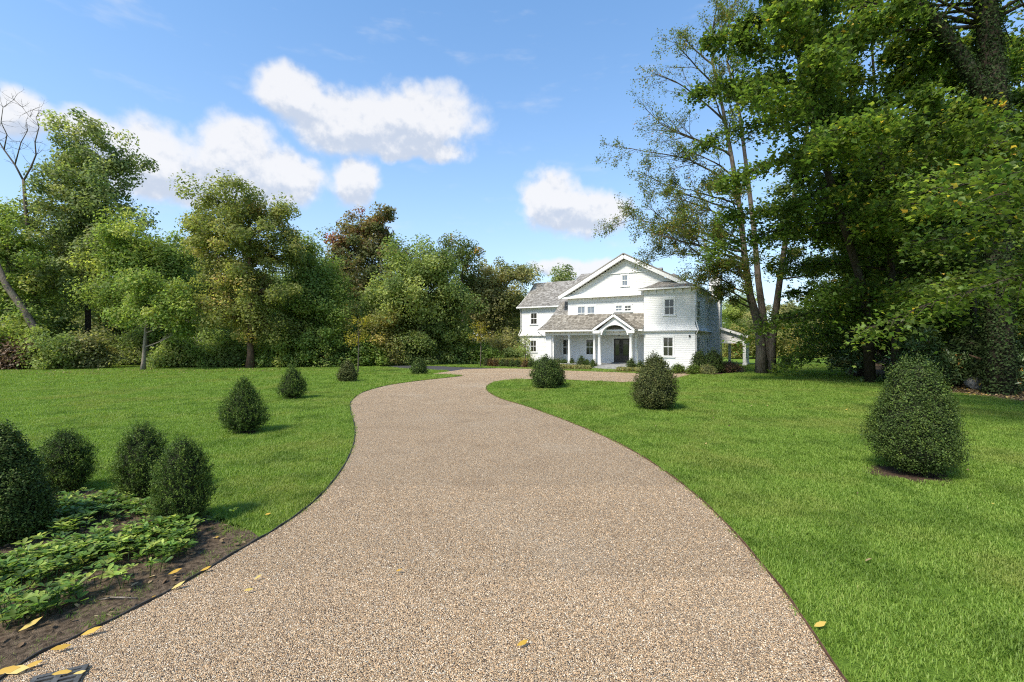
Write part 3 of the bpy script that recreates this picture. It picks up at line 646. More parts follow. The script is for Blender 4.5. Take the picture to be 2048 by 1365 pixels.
# the right block's swept hip roof
def hip(x0, x1, y0, y1, z0, h, inset, e=1.7):
    def ring(t): i = inset * t; zz = z0 + h * (.30 * t + .70 * t ** e); return x0 + i, x1 - i, y0 + i, y1 - i, zz
    def front(u, v): a, b, c, d, z = ring(v); return (a + (b - a) * u, c, z)
    def right(u, v): a, b, c, d, z = ring(v); return (b, c + (d - c) * u, z)
    def left(u, v): a, b, c, d, z = ring(v); return (a, d + (c - d) * u, z)
    return front, right, left
hf, hr, hl = hip(BL - .42, .42, -.42, BD + .42, 6.78, 1.45, 2.42)
for k, fn in enumerate((hf, hr, hl)): shingles('roof', fn, 16, 26, M['roof'], k)
ev = MB(); ev.box(BL - .46, .46, -.46, BD + .4, 6.66, 6.775); ev.build('eave', M['trim'], house)
# porch roof: front slope and its swept left end running up beside the gable wall
PE = -.42; ez, ex0 = onfront(1074, 661.5, PE)[1], onfront(1074, 661.5, PE)[0]
hipc = [(1074, 661.5, PE), (1084, 654, .0), (1093, 646, .4), (1105, 631.5, 1.0), (1115, 616.5, 1.6), (1122.5, 604, 2.1)]
HC = [(onfront(px, py, y)[0], y, onfront(px, py, y)[1]) for px, py, y in hipc]
def hipat(v):
    v = min(max(v, 0), 1) * (len(HC) - 1); i = min(int(v), len(HC) - 2); return lerp(HC[i], HC[i + 1], v - i)
def pr(u, v):
    c = hipat(v); return (c[0] + (BL + .0 - c[0]) * u, c[1], c[2])
vg = next(v / 200 for v in range(201) if hipat(v / 200)[1] >= YG)
shingles('porch_roof', lambda u, v: pr(u, v * vg), 15, 52, M['roof2'], 5)
shingles('porch_roof', lambda u, v: (lambda c: (c[0] + (GX0 - c[0]) * u, c[1], c[2]))(hipat(vg + (1 - vg) * v)), 14, 9, M['roof'], 6)
pf = MB(); pf.box(ex0 - .02, BL + .0, PE - .06, PE + .05, ez - .16, ez - .01); pf.beam((ex0 + .02, PE + .04, ez - .06), (ex0 + .02, YW - .25, ez - .06), .1, .12)
pf.box(PL, BL, .02, .30, 2.95, 3.26); pf.box(PL, BL, -.36, .02, 3.27, 3.30); pf.build('porch_beam', M['trim'], house)
cp = MB(); cp.box(PL + .8, BL, .3, YP - .02, 3.262, 3.30); cp.build('porch_ceiling', M['blueceil'], house)
brackets(PL + .4, BL - .4, 16, .018, 3.25, .2, .2)
# gutters and downspouts
gu = MB(); gu.box(ex0, onfront(1186, 660, PE)[0], PE - .15, PE - .065, ez - .13, ez - .02); gu.build('gutter', M['trim'], house)
def spout(pts): m_ = MB(); m_.tube(pts, [.042] * len(pts), 6); m_.build('downspout', M['trim'], house)
spout([(ex0 + .12, PE - .1, ez - .13), (PL - .05, .0, ez - .65), (PL - .05, .05, .1)])
spout([(.12, -.40, 6.66), (.09, -.02, 6.3), (.09, -.08, 4.0), (.30, -.25, 3.3), (.09, -.06, 2.9), (.09, -.06, .1)])
spout([(WL - .3, YW - .4, 6.2), (WL - .06, YW - .08, 5.9), (WL - .06, YW - .08, 3.7), (WL - .27, YW - .28, 3.05), (WL - .06, YW - .08, 2.8), (WL - .06, YW - .08, .1)])
# porch floor, steps
fl = MB(); fl.box(PL - .05, BL - .002, -.12, YP, .0, .33); fl.build('porch_floor', M['stone'], house)
PX0, PX1 = onfront(1199, 729, -.75)[0], onfront(1262, 731, -.75)[0]
sl = MB(); sl.box(PX0 - .35, PX1 + .35, -1.1, -.122, 0, .325); sl.build('landing', M['stone'], house)
for k, (yy, zz) in enumerate(((-1.5, .21), (-1.9, .105))):
    s_ = MB(); s_.box(PX0 - .25, PX1 + .25, yy, yy + .398, 0, zz); s_.build('step', M['stone'], house)
ds = MB(); ds.box(door[0] - .25, door[1] + .25, YP - .34, YP - .03, .331, door[2] - .03); ds.build('door_step', M['stone'], house)
# columns
def column(x, y, z0, z1, r=.135, parent=house):
    m_ = MB(); m_.lathe([(r * 1.25, 0), (r * 1.25, .06), (r * 1.12, .10), (r, .14), (r * .98, (z1 - z0) * .4), (r * .84, z1 - z0 - .14), (r * 1.0, z1 - z0 - .11), (r * 1.15, z1 - z0 - .06), (r * 1.15, z1 - z0)], 16)
    o = m_.build('column', M['trim'], parent, True, (x, y, z0)); return o
for px in (1138.5, 1189, 1273): column(onfront(px, 700, .16)[0], .16, .33, 2.95)
for x in (PX0, PX1): column(x, -.75, .326, 2.92, .155)
# entry portico: gabled front with an arched opening, barrel ceiling behind
yq = -.95; pk = onfront(1228.5, 631, yq); pl = onfront(1187, 661, yq); prr = onfront(1270, 661, yq); xc = pk[0]; ra_ = (onfront(1254.5, 668, yq)[0] - onfront(1204.5, 668, yq)[0]) / 2; zs = 2.92; zt_ = onfront(1229, 650.5, yq)[1]
he = zt_ - zs
pz0 = pl[1]; Wl, Wr = pl[0] + .25, prr[0] - .25; pm = MB(); n = 20
arc = [(xc + ra_ * math.cos(math.pi * k / n), zs + he * math.sin(math.pi * k / n)) for k in range(n + 1)]
def top(x): k = (x - xc) / ((Wl if x < xc else Wr) - xc); return pk[1] - .1 + (pz0 - .05 - pk[1]) * abs(k)
for y0_, y1_ in ((yq, yq + .26),):
    for (xa, za), (xb, zb_) in zip(arc[:-1], arc[1:]):
        P = [(xa, y0_, za), (xb, y0_, zb_), (xb, y0_, top(xb)), (xa, y0_, top(xa)), (xa, y1_, za), (xb, y1_, zb_)]
        pm.add(P, [(1, 0, 3, 2), (0, 1, 5, 4)])
    for sgn, xe in ((1, Wr), (-1, Wl)):
        xi = xc + sgn * ra_; pm.add([(xi, y0_, zs), (xe, y0_, zs), (xe, y0_, top(xe)), (xi, y0_, top(xi)), (xi, y1_, zs), (xe, y1_, zs), (xe, y1_, top(xe))], [(0, 1, 2, 3) if sgn > 0 else (1, 0, 3, 2), (0, 4, 5, 1), (1, 5, 6, 2)])
pm.build('portico_front', M['trim'], house)
bv = MB()
for (xa, za), (xb, zb_) in zip(arc[:-1], arc[1:]): bv.quad((xa, yq + .27, za + .01), (xb, yq + .27, zb_ + .01), (xb, YP - .03, zb_ + .01), (xa, YP - .03, za + .01))
bv.build('vaulted_ceiling', M['blueceil'], house)
tw = MB(); tw.add([(xc, YP - .03, zs - .2)] + [(x, YP - .03, z) for x, z in arc], [(0, k + 1, k + 2)[::-1] for k in range(n)]); tw.build('vault_end', M['white'], house)
for sx in (-1, 1): tw = MB(); tw.box(*sorted((xc + sx * ra_, xc + sx * (ra_ + .2))), yq + .27, .018, zs, zs + .26); tw.build('portico_beam', M['trim'], house)
pr_ = MB()
for x_, z_ in ((pl[0], pl[1]), (prr[0], prr[1])): pr_.beam((x_, yq - .16, z_ + .02), (xc, yq - .16, pk[1] + .0), .16, .2)
pr_.box(pl[0] - .0, pl[0] + .62, yq - .2, yq - .002, pz0 - .28, pz0 - .03); pr_.box(prr[0] - .62, prr[0], yq - .2, yq - .002, pz0 - .28, pz0 - .03); pr_.build('portico_rake', M['trim'], house)
for sgn, e in ((-1, pl), (1, prr)):
    lo, hi = (e[0] + sgn * .1, e[1] + .06), (xc, pk[1] + .14)
    A_, B_ = (lo[0], yq - .28, lo[1]), (hi[0], yq - .28, hi[1]); A2, B2 = (lo[0], YG, lo[1]), (hi[0], YG, hi[1])
    shingles('portico_roof', patch(A2, A_, B_, B2) if sgn < 0 else patch(A_, A2, B2, B_), 9, 12, M['roof2'], 9 + sgn)
# front doors, hanging lantern
dr = bpy.data.objects.new('front_door', None); COL.objects.link(dr); dr.parent = house; dr.location = (door[0], YP, door[2])
dW, dH = door[1] - door[0], door[3] - door[2]; f = MB(); f.box(-.12, -.002, -.06, .06, 0, dH + .12); f.box(dW + .002, dW + .12, -.06, .06, 0, dH + .12); f.box(-.001, dW + .001, -.06, .06, dH, dH + .12); f.build('frame', M['trim'], dr)
for k in (0, 1):
    lf = MB(); x0 = k * dW / 2; x1 = x0 + dW / 2; lf.box(x0 + .004, x0 + .12, 0, .05, 0, dH - .004); lf.box(x1 - .12, x1 - .004, 0, .05, 0, dH - .004); lf.box(x0 + .12, x1 - .12, 0, .05, dH - .15, dH - .004); lf.box(x0 + .12, x1 - .12, 0, .05, 0, .2); lf.box(x0 + .12, x1 - .12, 0, .05, .52, .62); lf.box(x0 + .12, x1 - .12, .012, .04, .2, .52); o = lf.build('door_leaf', M['door'], dr)
    gp = MB(); gp.box(x0 + .12, x1 - .12, .018, .032, .62, dH - .15); gp.build('pane', M['glass'], o)
    hd = MB(); hx = dW / 2 + (-.06 if k == 0 else .06); hd.tube([(hx, -.05, .85), (hx, -.05, 1.2)], [.014, .014], 6); hd.build('handle', M['black'], o)
lt = MB(); lx, lz = onfront(1238, 666, .4); lt.tube([(lx, .4, zs + he - .02), (lx, .4, lz + .25)], [.012, .012], 5)
lt.lathe([(.02, lz + .32), (.06, lz + .27), (.17, lz + .12), (.18, lz + .10)], 6, (lx, .4))
for k in range(6):
    a = k * math.pi / 3; lt.tube([(lx + .15 * math.cos(a), .4 + .15 * math.sin(a), lz + .1), (lx + .11 * math.cos(a), .4 + .11 * math.sin(a), lz - .22)], [.012, .012], 4)
lt.lathe([(.02, lz - .26), (.12, lz - .22), (.12, lz - .20)], 6, (lx, .4)); tag(lt.build('hanging_lantern', M['black'], house), 'black lantern hanging in the arched entry')
gz = MB(); gz.lathe([(.10, lz - .19), (.135, lz + .09)], 6, (lx, .4)); gz.build('lantern_glass', M['glass_blind'], house)
# left wing roof, its raking board and eave; the higher roof behind
wr0 = onfront(1033.5, 615, YW - .4); rgx, rgz = WL - .42, onfront(1070, 567, YW + 3.9)[1]; ry = YW + 3.9
def wing(u, v): z = wr0[1] + (rgz - wr0[1]) * (.72 * v + .28 * v * v); return (wr0[0] + (-8 - wr0[0]) * u, YW - .42 + (ry - YW + .42) * v, z)
shingles('roof', wing, 27, 58, M['roof'], 21)
bk = MB(); bk.quad((wr0[0], ry, rgz), (wr0[0], 2 * ry - YW + .4, wr0[1]), (-6, 2 * ry - YW + .4, wr0[1]), (-6, ry, rgz)); bk.build('roof', M['roof'], house)
we = MB(); we.box(wr0[0], -9, YW - .52, YW - .40, wr0[1] - .14, wr0[1] - .01); we.box(wr0[0], -9, YW - .40, YW, wr0[1] - .14, wr0[1] - .08)
for k in range(8):
    a, b = wing(0, k / 8), wing(0, (k + 1) / 8); we.beam((a[0] + .02, a[1], a[2] - .12), (b[0] + .02, b[1], b[2] - .12), .06, .24)
we.build('eave', M['trim'], house)
ge = MB(); ge.add([(WL + .01, YW, 6.2), (WL + .01, ry, rgz - .15), (WL + .01, 2 * ry - YW, 6.2)], [(0, 2, 1)]); ge.build('wall', M['white'], house)
h2 = onfront(1163, 548.5, 11); x2 = h2[0]
shingles('roof', patch((x2 - .9, 7.6, 7.6), (-5, 7.6, 7.6), (-5, 11, h2[1]), (x2, 11, h2[1])), 20, 44, M['roof'], 31)
bk2 = MB(); bk2.quad((x2, 11, h2[1]), (x2 - .9, 13.8, 7.6), (-5, 13.8, 7.6), (-5, 11, h2[1])); bk2.quad((x2 - .9, 7.6, 7.6), (x2, 11, h2[1]), (x2 - .9, 13.8, 7.6)); bk2.build('roof', M['roof'], house)
# side eave of the deeper part, chimney, side porch
se = MB(); se.box(XS - .1, XS + .5, BD + .43, 13.6, 6.45, 6.6); se.build('eave', M['trim'], house)
CY0 = 9.9
siding((XS, CY0), (.72, CY0), 0, 8.4, name='chimney'); siding((.72, CY0), (.72, CY0 + 1.5), 0, 8.4, name='chimney')
cc = MB(); cc.box(XS - .05, .80, CY0 - .08, CY0 + 1.58, 8.4, 8.62); cc.box(XS, .70, CY0 + .02, CY0 + 1.5, 8.0, 8.4); cc.build('chimney_cap', M['trim'], house)
YS = 10.0; xa, za = .75, 3.68; xb, zb_ = 3.15, 2.80
siding((.75, YS), (2.95, YS), 2.32, 3.62, lr=lambda z: (0, 2.2 * min(1, max(0.05, (3.62 - z) / .86))) if z > 2.74 else (0, 2.2), name='side_porch_gable')
sp = MB(); sp.beam((xa - .05, YS - .25, za), (xb, YS - .25, zb_), .10, .22); sp.box(.75, 2.95, YS - .06, YS + .14, 2.18, 2.318); sp.box(2.78, 2.95, YS + .15, 14.5, 2.18, 2.318); sp.build('side_porch_beam', M['trim'], house)
shingles('side_porch_roof', patch((xb + .05, YS - .3, zb_ + .1), (xb + .05, 14.8, zb_ + .1), (xa, 14.8, za + .1), (xa, YS - .3, za + .1)), 11, 22, M['roof'], 41)
for k, yy in enumerate((YS + .05, 11.5, 13.0, 14.4)):
    m_ = MB(); m_.box(-.13, .13, -.13, .13, 0, 2.18); m_.box(-.17, .17, -.17, .17, 0, .22); m_.box(-.16, .16, -.16, .16, 2.02, 2.17); m_.build('side_porch_post', M['trim'], house, False, (2.84, yy, 0))
m_ = MB(); m_.box(-.13, .13, -.13, .13, 0, 2.18); m_.build('side_porch_post', M['trim'], house, False, (1.15, 14.3, 0))
ln = MB(); ln.box(-.06, .06, -.12, -.02, -.08, .08); ln.build('wall_lamp', M['black'], house, False, (*onfront(1379.5, 672.5, 0)[:1], 0, onfront(1379.5, 672.5, 0)[1]))

# neighbouring white house glimpsed through the woods
nb = empty('neighbour_house', (at(375, 72), 72, 0), 'white house glimpsed through the woods on the left', 'house', rz=.2)
m_ = MB(); m_.box(-9, 9, 0, 7, 0, 5.2); m_.build('wall', M['white'], nb)
m_ = MB(); m_.add([(-9.4, -.5, 5.1), (9.4, -.5, 5.1), (9.4, 3.5, 8), (-9.4, 3.5, 8), (-9.4, 7.5, 5.1), (9.4, 7.5, 5.1)], [(0, 1, 2, 3), (3, 2, 5, 4), (0, 3, 4), (1, 5, 2)]); m_.build('roof', M['roof'], nb)
for x in (-6, -3.4, -.8, 1.8, 4.4, 7):
    wn = bpy.data.objects.new('window', None); COL.objects.link(wn); wn.parent = nb; wn.location = (x, 0, 3.3)
    a = MB(); a.box(-.6, .6, -.06, .0, -.1, 1.5); a.build('frame', M['trim'], wn); a = MB(); a.box(-.5, .5, -.09, -.062, 0, 1.4); a.build('pane', M['glass'], wn)

# ------------------------------------------------------------------ vegetation builders
def curve_pts(a, b, bend, n, rg, jit=.04):
    a, b = np.array(a, float), np.array(b, float); d = b - a; L = np.linalg.norm(d); out = []
    k = rg.normal(size=3) * L * jit
    for i in range(n + 1):
        t = i / n; out.append(a + d * t + np.array([0, 0, bend * L * math.sin(math.pi * t)]) + k * math.sin(math.pi * t) + rg.normal(size=3) * L * .012 * (0 < i < n))
    return out
def pick_clumps(rg, lobes, n, shell=.5):
    vol = np.array([l[3] * l[4] * l[5] for l in lobes]) ** .72; vol = vol / vol.sum(); cnt = np.maximum((vol * n).round().astype(int), 2); out = []
    for li, (l, c) in enumerate(zip(lobes, cnt)):
        d = unit(rg.normal(size=(c, 3))); r = shell + (1 - shell) * rg.random(c) ** .6; r *= 1 + .24 * rg.normal(size=c)
        p = np.array(l[:3]) + d * r[:, None] * np.array(l[3:6]); out.append((li, p, d))
    return out
def tree(name, label, loc, trunk, lobes, nclump, per, cr, ls, lm, bm='bark', shape=RHOMB, seed=0, flat=.8, group=None, cat='tree', upb=.5, tint=None, shell=.4, droop=.12, limb=.35, rz=0):
    """trunk [(x,y,z,r)...] and crown lobes (cx,cy,cz,rx,ry,rz) relative to the foot"""
    rg = np.random.default_rng(seed); o = empty(name, (*loc, 0), label, cat, group, rz)
    tb = MB(); T = [np.array(p[:3], float) for p in trunk]; TR = [p[3] for p in trunk]
    # finer trunk line with a flared foot
    pts, rad = [], []
    for i in range(len(T) - 1):
        for k in range(4):
            t = k / 4; pts.append(T[i] + (T[i + 1] - T[i]) * t + rg.normal(size=3) * np.array([1, 1, 0]) * TR[i] * .12 * (i + k > 0)); rad.append((TR[i] + (TR[i + 1] - TR[i]) * t) * (1.45 if i + k == 0 else 1))
    pts.append(T[-1]); rad.append(TR[-1]); tb.tube(pts, rad, 9)
    zs_ = np.array([p[2] for p in pts]); cl = pick_clumps(rg, lobes, nclump, shell); bb = MB(); C, N, tn = [], [], []
    for li, P, D in cl:
        lc = np.array(lobes[li][:3]); zt = lc[2] - .45 * np.hypot(lc[0], lc[1]) - lobes[li][5] * .5
        i = int(np.argmin(np.abs(zs_ - max(zt, zs_[-1] * .22)))); r0 = max(rad[i] * .5, .03)
        lim = curve_pts(pts[i], lc, -.04, 5, rg); r0 = min(r0, max(.05, limb * rad[0])); bb.tube(lim, [r0 * (1 - .75 * k / 5) for k in range(6)], 6)
        for p, d in zip(P, D):
            j = rg.integers(2, 6); br = curve_pts(lim[j], p, .05, 3, rg); r1 = r0 * .3; bb.tube(br, [r1, r1 * .7, r1 * .45, r1 * .15], 4)
            k = int(per * rg.uniform(.55, 1.45)); R_ = cr * rg.uniform(.65, 1.35); q = rg.normal(size=(k, 3)); q = unit(q) * (rg.random(k) ** .45)[:, None]
            q[:, 2] *= flat; rr_ = np.hypot(q[:, 0], q[:, 1]); q[:, 2] -= droop * rr_ ** 2; C.append(p + q * R_)
            N.append(q * .6 + d * .35 + np.array([0, 0, upb]) + rg.normal(size=(k, 3)) * .55)
            base = rg.beta(1.1, 1.4) if tint is None else tint(p, rg); tn.append(np.clip(base + rg.normal(size=k) * .10, 0, 1))
    tb.build('trunk', M[bm], o, True); bb.build('branches', M[bm], o, True)
    C, N, tn = np.concatenate(C), np.concatenate(N), np.concatenate(tn); k = C[:, 2] > .15; C, N, tn = C[k], N[k], tn[k]
    link('crown', leaves('crown', C, N, ls * rg.uniform(.6, 1.3, len(C)), shape, rg, tn), M[lm], o)
    return o
def grow(rg, bb, tips, p, d, L, r, lvl, maxl, nch, ang, trop, wob=.16, ratio=.62, seg=5):
    """recursive branching; tips collects (point, direction, level) along the last levels"""
    seg = seg if lvl == 0 else min(seg, 5 if lvl == 1 else 4); pts, rad = [np.array(p, float)], [r]; d = unit(np.array(d, float))
    for i in range(seg):
        d = unit(d + rg.normal(size=3) * wob + np.array([0, 0, trop[min(lvl, len(trop) - 1)]])); pts.append(pts[-1] + d * L / seg); rad.append(r * (1 - .72 * (i + 1) / seg))
        if lvl >= maxl - 1: tips.append((pts[-1], d, lvl))
    bb.tube(pts, rad, 7 if lvl == 0 else (5 if lvl == 1 else 3))
    if lvl >= maxl: return
    for k in range(nch[lvl]):
        t = rg.uniform(.25 if lvl else .35, 1.0); i = min(int(t * seg), seg - 1); q = pts[i] + (pts[i + 1] - pts[i]) * (t * seg - i)
        ax = unit(np.cross(d, rg.normal(size=3))); a = ang * rg.uniform(.6, 1.3); dd = unit((pts[i + 1] - pts[i])) * math.cos(a) + ax * math.sin(a)
        grow(rg, bb, tips, q, dd, L * ratio * rg.uniform(.65, 1.15) * (1.15 - .5 * t), max(rad[i] * .55, .006), lvl + 1, maxl, nch, ang, trop, wob, ratio, seg)

def shrub(name, label, loc, w, h, prof, n, ls, lm, shape=RHOMB, seed=0, lump=.10, group=None, cat='shrub', spray=0, stem=.06, core=.86, lean=(0, 0), stray=110, z0=.05, updir=.3, shag=.05):
    """clipped or natural shrub: leaves over a lumpy body (prof: radius fraction over height), dark core painting the shade inside, stem"""
    rg = np.random.default_rng(seed); o = empty(name, (*loc, 0), label, cat, group, rg.uniform(0, 6))
    zp = np.linspace(0, 1, len(prof)); pf = np.array(prof)
    A = rg.uniform(0, 6.28, (7, 2)); K = rg.integers(1, 7, (7, 2))
    def rad(z, th):
        r = np.interp(z, zp, pf) * w / 2; q = sum(np.sin(K[i, 0] * th + A[i, 0]) * np.sin(K[i, 1] * z * 3.3 + A[i, 1]) for i in range(7)) / 7
        return r * (1 + lump * 3.0 * q)
    G_ = 9; nt_ = max(n // G_, 20); zc = np.linspace(0, 1, 400); wgt = np.interp(zc, zp, pf) + .12; cdf = np.cumsum(wgt) / wgt.sum(); z = np.interp(rg.random(nt_), cdf, zc); th = rg.uniform(0, 2 * math.pi, nt_)
    dep = 1 + rg.normal(size=nt_) * (.062 + shag * .34) - (rg.random(nt_) < .25) * rg.random(nt_) * .16 + (rg.random(nt_) < .12) * rg.random(nt_) * shag * 2.0
    dep = dep - .17 * ((np.sin(th * 3 + A[4, 0] + 2 * np.sin(z * 5)) * np.sin(z * 9 + A[5, 0])) > .55)
    r = rad(z, th) * dep; dr = (np.interp(z + .02, zp, pf) - np.interp(z - .02, zp, pf)) * w / 2 / (.04 * h)
    P0 = np.stack([r * np.cos(th) + lean[0] * z * h, r * np.sin(th) + lean[1] * z * h, z0 + z * h * (1 + .03 * rg.normal(size=nt_))], 1)
    N0 = unit(np.stack([np.cos(th), np.sin(th), -dr * np.ones(nt_)], 1))
    ng = np.sin(th * 5 + A[0, 0]) * np.sin(z * 11 + A[1, 0]) * .12
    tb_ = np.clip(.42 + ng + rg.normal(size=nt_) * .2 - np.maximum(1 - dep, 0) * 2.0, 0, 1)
    ix = np.repeat(np.arange(nt_), G_); n = len(ix); u_ = rg.random(n)[:, None]
    if spray:
        sd = unit(N0 * .6 + np.array([0, 0, spray]) + rg.normal(size=(nt_, 3)) * .35); sl = ls * rg.uniform(1.2, 3.2, nt_) * (1 + 6 * shag * (rg.random(nt_) < .15))
        C = P0[ix] + sd[ix] * sl[ix][:, None] * u_ + rg.normal(size=(n, 3)) * ls * .18; T = unit(sd[ix] * .7 + rg.normal(size=(n, 3)) * .6); N = N0[ix] * .5 + rg.normal(size=(n, 3)) + np.array([0, 0, updir])
        S = ls * rg.uniform(.5, 1.1, n) * (1.15 - .5 * u_[:, 0])
    else:
        C = P0[ix] + rg.normal(size=(n, 3)) * ls * 1.25; T = None; N = N0[ix] * .8 + rg.normal(size=(n, 3)) * .65 + np.array([0, 0, updir]); S = ls * rg.uniform(.6, 1.3, n)
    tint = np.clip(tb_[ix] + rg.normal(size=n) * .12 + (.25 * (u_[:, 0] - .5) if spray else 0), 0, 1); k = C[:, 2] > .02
    C, N, S, tint = C[k], N[k], S[k], tint[k]; T = None if T is None else T[k]
    if stray:                                           # loose shoots standing out of the clipped outline
        j = rg.choice(np.where(z > .25)[0], stray); sd2 = unit(N0[j] * .55 + np.array([0, 0, .8]) + rg.normal(size=(stray, 3)) * .3); L2 = min(h, .25 + .25 * h) * rg.uniform(.06, .2, stray); m2 = 14; jx = np.repeat(np.arange(stray), m2); u2 = np.tile(np.linspace(0, 1, m2), stray)[:, None]
        C = np.concatenate([C, P0[j][jx] + sd2[jx] * L2[jx][:, None] * u2 + rg.normal(size=(len(jx), 3)) * ls * .3]); N = np.concatenate([N, rg.normal(size=(len(jx), 3)) + np.array([0, 0, .4])]); S = np.concatenate([S, ls * rg.uniform(.6, 1.1, len(jx))]); tint = np.concatenate([tint, np.clip(.7 + rg.normal(size=len(jx)) * .15, 0, 1)])
        if T is not None: T = np.concatenate([T, unit(sd2[jx] * .7 + rg.normal(size=(len(jx), 3)) * .6)])
    k = slice(None)
    link('foliage', leaves('foliage', C[k], N[k], S[k], shape, rg, tint[k], None if T is None else T[k]), M[lm], o)
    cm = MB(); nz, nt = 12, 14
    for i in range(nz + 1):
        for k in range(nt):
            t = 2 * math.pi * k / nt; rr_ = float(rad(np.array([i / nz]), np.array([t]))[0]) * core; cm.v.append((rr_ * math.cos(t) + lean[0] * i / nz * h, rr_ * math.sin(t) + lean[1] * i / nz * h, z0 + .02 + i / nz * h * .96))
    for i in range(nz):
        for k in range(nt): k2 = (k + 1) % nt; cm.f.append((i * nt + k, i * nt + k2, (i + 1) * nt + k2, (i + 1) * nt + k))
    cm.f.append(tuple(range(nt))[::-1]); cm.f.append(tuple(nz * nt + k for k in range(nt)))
    cm.build('shade_core', M['core'], o, True)  # closed dark shell, paints the shade seen through gaps in the leaves
    sm = MB(); sm.tube([(0, 0, -.02), (.01, 0, z0 + h * .12), (0, 0, h * .3)], [stem, stem * .8, stem * .5], 7); sm.build('stem', M['bark_dark'], o, True)
    return o
EGG = [.50, .88, 1.0, .98, .90, .78, .62, .40, .08]
CONE = [.52, .90, 1.0, .93, .80, .64, .45, .25, .03]
BARREL = [.72, .92, 1.0, 1.0, .97, .90, .76, .52, .12]
BALL = [.45, .85, 1.0, 1.0, .92, .74, .45, .10]

# ------------------------------------------------------------------ shrubs on the lawns
def lawn_shrub(label, px, base, top, wpx, prof, lm, n, ls, seed, **kw):
    x, Y = G(px, base - .02 * (base - CY)); wpx /= math.sqrt(1 + ((px - CX) / F) ** 2); k = F / Y; h = (base - top) / k
    dy = .2 * wpx / k
    return shrub('lawn_shrub', label, (x * (1 + dy / Y), Y + dy), wpx / k, h * .97 - .02, prof, n, ls, lm, seed=seed, group='shrubs planted across the lawns', **kw)
lawn_shrub('biggest dark green boxwood with narrow upper dome on the right lawn', 1830, 962, 731, 184, [.42, .78, .96, 1.0, .99, .95, .87, .76, .66, .60, .48, .16], 'leaf_box', 48000, .03, 1, lump=.08, shag=.09, z0=.09, stem=.09)
lawn_shrub('dense olive dark egg shaped shrub in the middle of the right lawn', 1310, 824, 714, 82, EGG, 'leaf_boxd', 24000, .045, 2, lump=.10, shag=.09, z0=.08)
lawn_shrub('rounded green shrub on the right lawn beside the gravel court', 1091, 780, 717, 52, BARREL, 'leaf_box', 13000, .055, 3, lump=.09, shag=.08, z0=.08)
lawn_shrub('smaller shrub just behind the rounded green one on the right lawn', 1112, 775, 723, 34, CONE, 'leaf_boxd', 5000, .065, 33, lump=.07)
lawn_shrub('nearest pointed yew on the left lawn, left of the drive', 487, 873, 767, 86, CONE, 'leaf_yew', 30000, .05, 4, shape=NEEDLE, spray=.8, shag=.17, z0=.08, lump=.12)
lawn_shrub('second pointed yew on the left lawn, mid green', 585, 802, 738, 54, CONE, 'leaf_yew', 16000, .06, 5, shape=NEEDLE, spray=.8, shag=.17, z0=.08, lump=.12)
lawn_shrub('brownish dark conical shrub on the left lawn near the young yellow tree', 695, 767, 725, 35, CONE, 'leaf_boxd', 6000, .075, 6)
lawn_shrub('farthest conical shrub on the left lawn beside the drive fork', 838, 751, 719, 28, CONE, 'leaf_box', 5000, .08, 7)
def bed_shrub(label, px, base, top, wpx, prof, lm, n, ls, seed, **kw):
    x, Y = G(px, base); wpx /= math.sqrt(1 + ((px - CX) / F) ** 2); k = F / Y
    dy = .3 * wpx / k
    return shrub('bed_shrub', label, (x * (1 + dy / Y), Y + dy), wpx / k, (base - top) / k * .97, prof, n, ls, lm, seed=seed, group='shrubs around the planting bed at lower left', **kw)
bed_shrub('large blue green shrub cut by the left edge of the photo', 8, 1098, 868, 195, [.75, .98, 1.0, .92, .80, .66, .50, .34, .08], 'leaf_box', 42000, .028, 8, lump=.11)
bed_shrub('shaggy dark green yew second from the left edge', 130, 992, 872, 104, BARREL, 'leaf_yew', 27000, .037, 9, shape=NEEDLE, spray=1.0, shag=.22, lump=.12)
bed_shrub('shaggy dark yew standing behind another yew at the bed corner', 285, 1000, 860, 98, BARREL, 'leaf_yew', 27000, .037, 10, shape=NEEDLE, spray=1.0, shag=.22, lump=.12)
bed_shrub('front barrel shaped yew at the right corner of the planting bed', 365, 1058, 888, 106, BARREL, 'leaf_yew', 34000, .033, 11, shape=NEEDLE, spray=.9, shag=.18, lump=.11)

# ------------------------------------------------------------------ shrubs round the house
def foot_shrub(name, label, px, base, top, wpx, prof, lm, n, ls, seed, group, **kw):
    x, Y = G(px, base); k = F / Y
    return shrub(name, label, (x, Y + .35 * wpx / k), wpx / k, (base - top) / k, prof, n, ls, lm, seed=seed, group=group, core=.84, stray=8, **kw)
HG = 'low clipped shrubs in a row left of the porch'
ordn = ['first', 'second', 'third', 'fourth', 'fifth', 'sixth', 'seventh', 'eighth', 'ninth', 'tenth']
for i, (px, lm, cn) in enumerate([(973, 'leaf_boxd', 'dark'), (982, 'leaf_brown', 'brown'), (990.5, 'leaf_brown', 'brown'), (1004.5, 'leaf_box', 'green'), (1014, 'leaf_boxd', 'olive'), (1024, 'leaf_box', 'green'), (1035.5, 'leaf_box', 'green'), (1051, 'leaf_brown', 'brown'), (1062.5, 'leaf_box', 'green'), (1074, 'leaf_box', 'green')]):
    foot_shrub('clipped_shrub', f'{cn} clipped low shrub, {ordn[i]} from the left in the hedge row', px, 733 + i * .35, 719.5 + i * .35, 9.6, BARREL, lm, 1100, .07, 60 + i, HG)
PG = 'clipped shrubs in front of the porch'
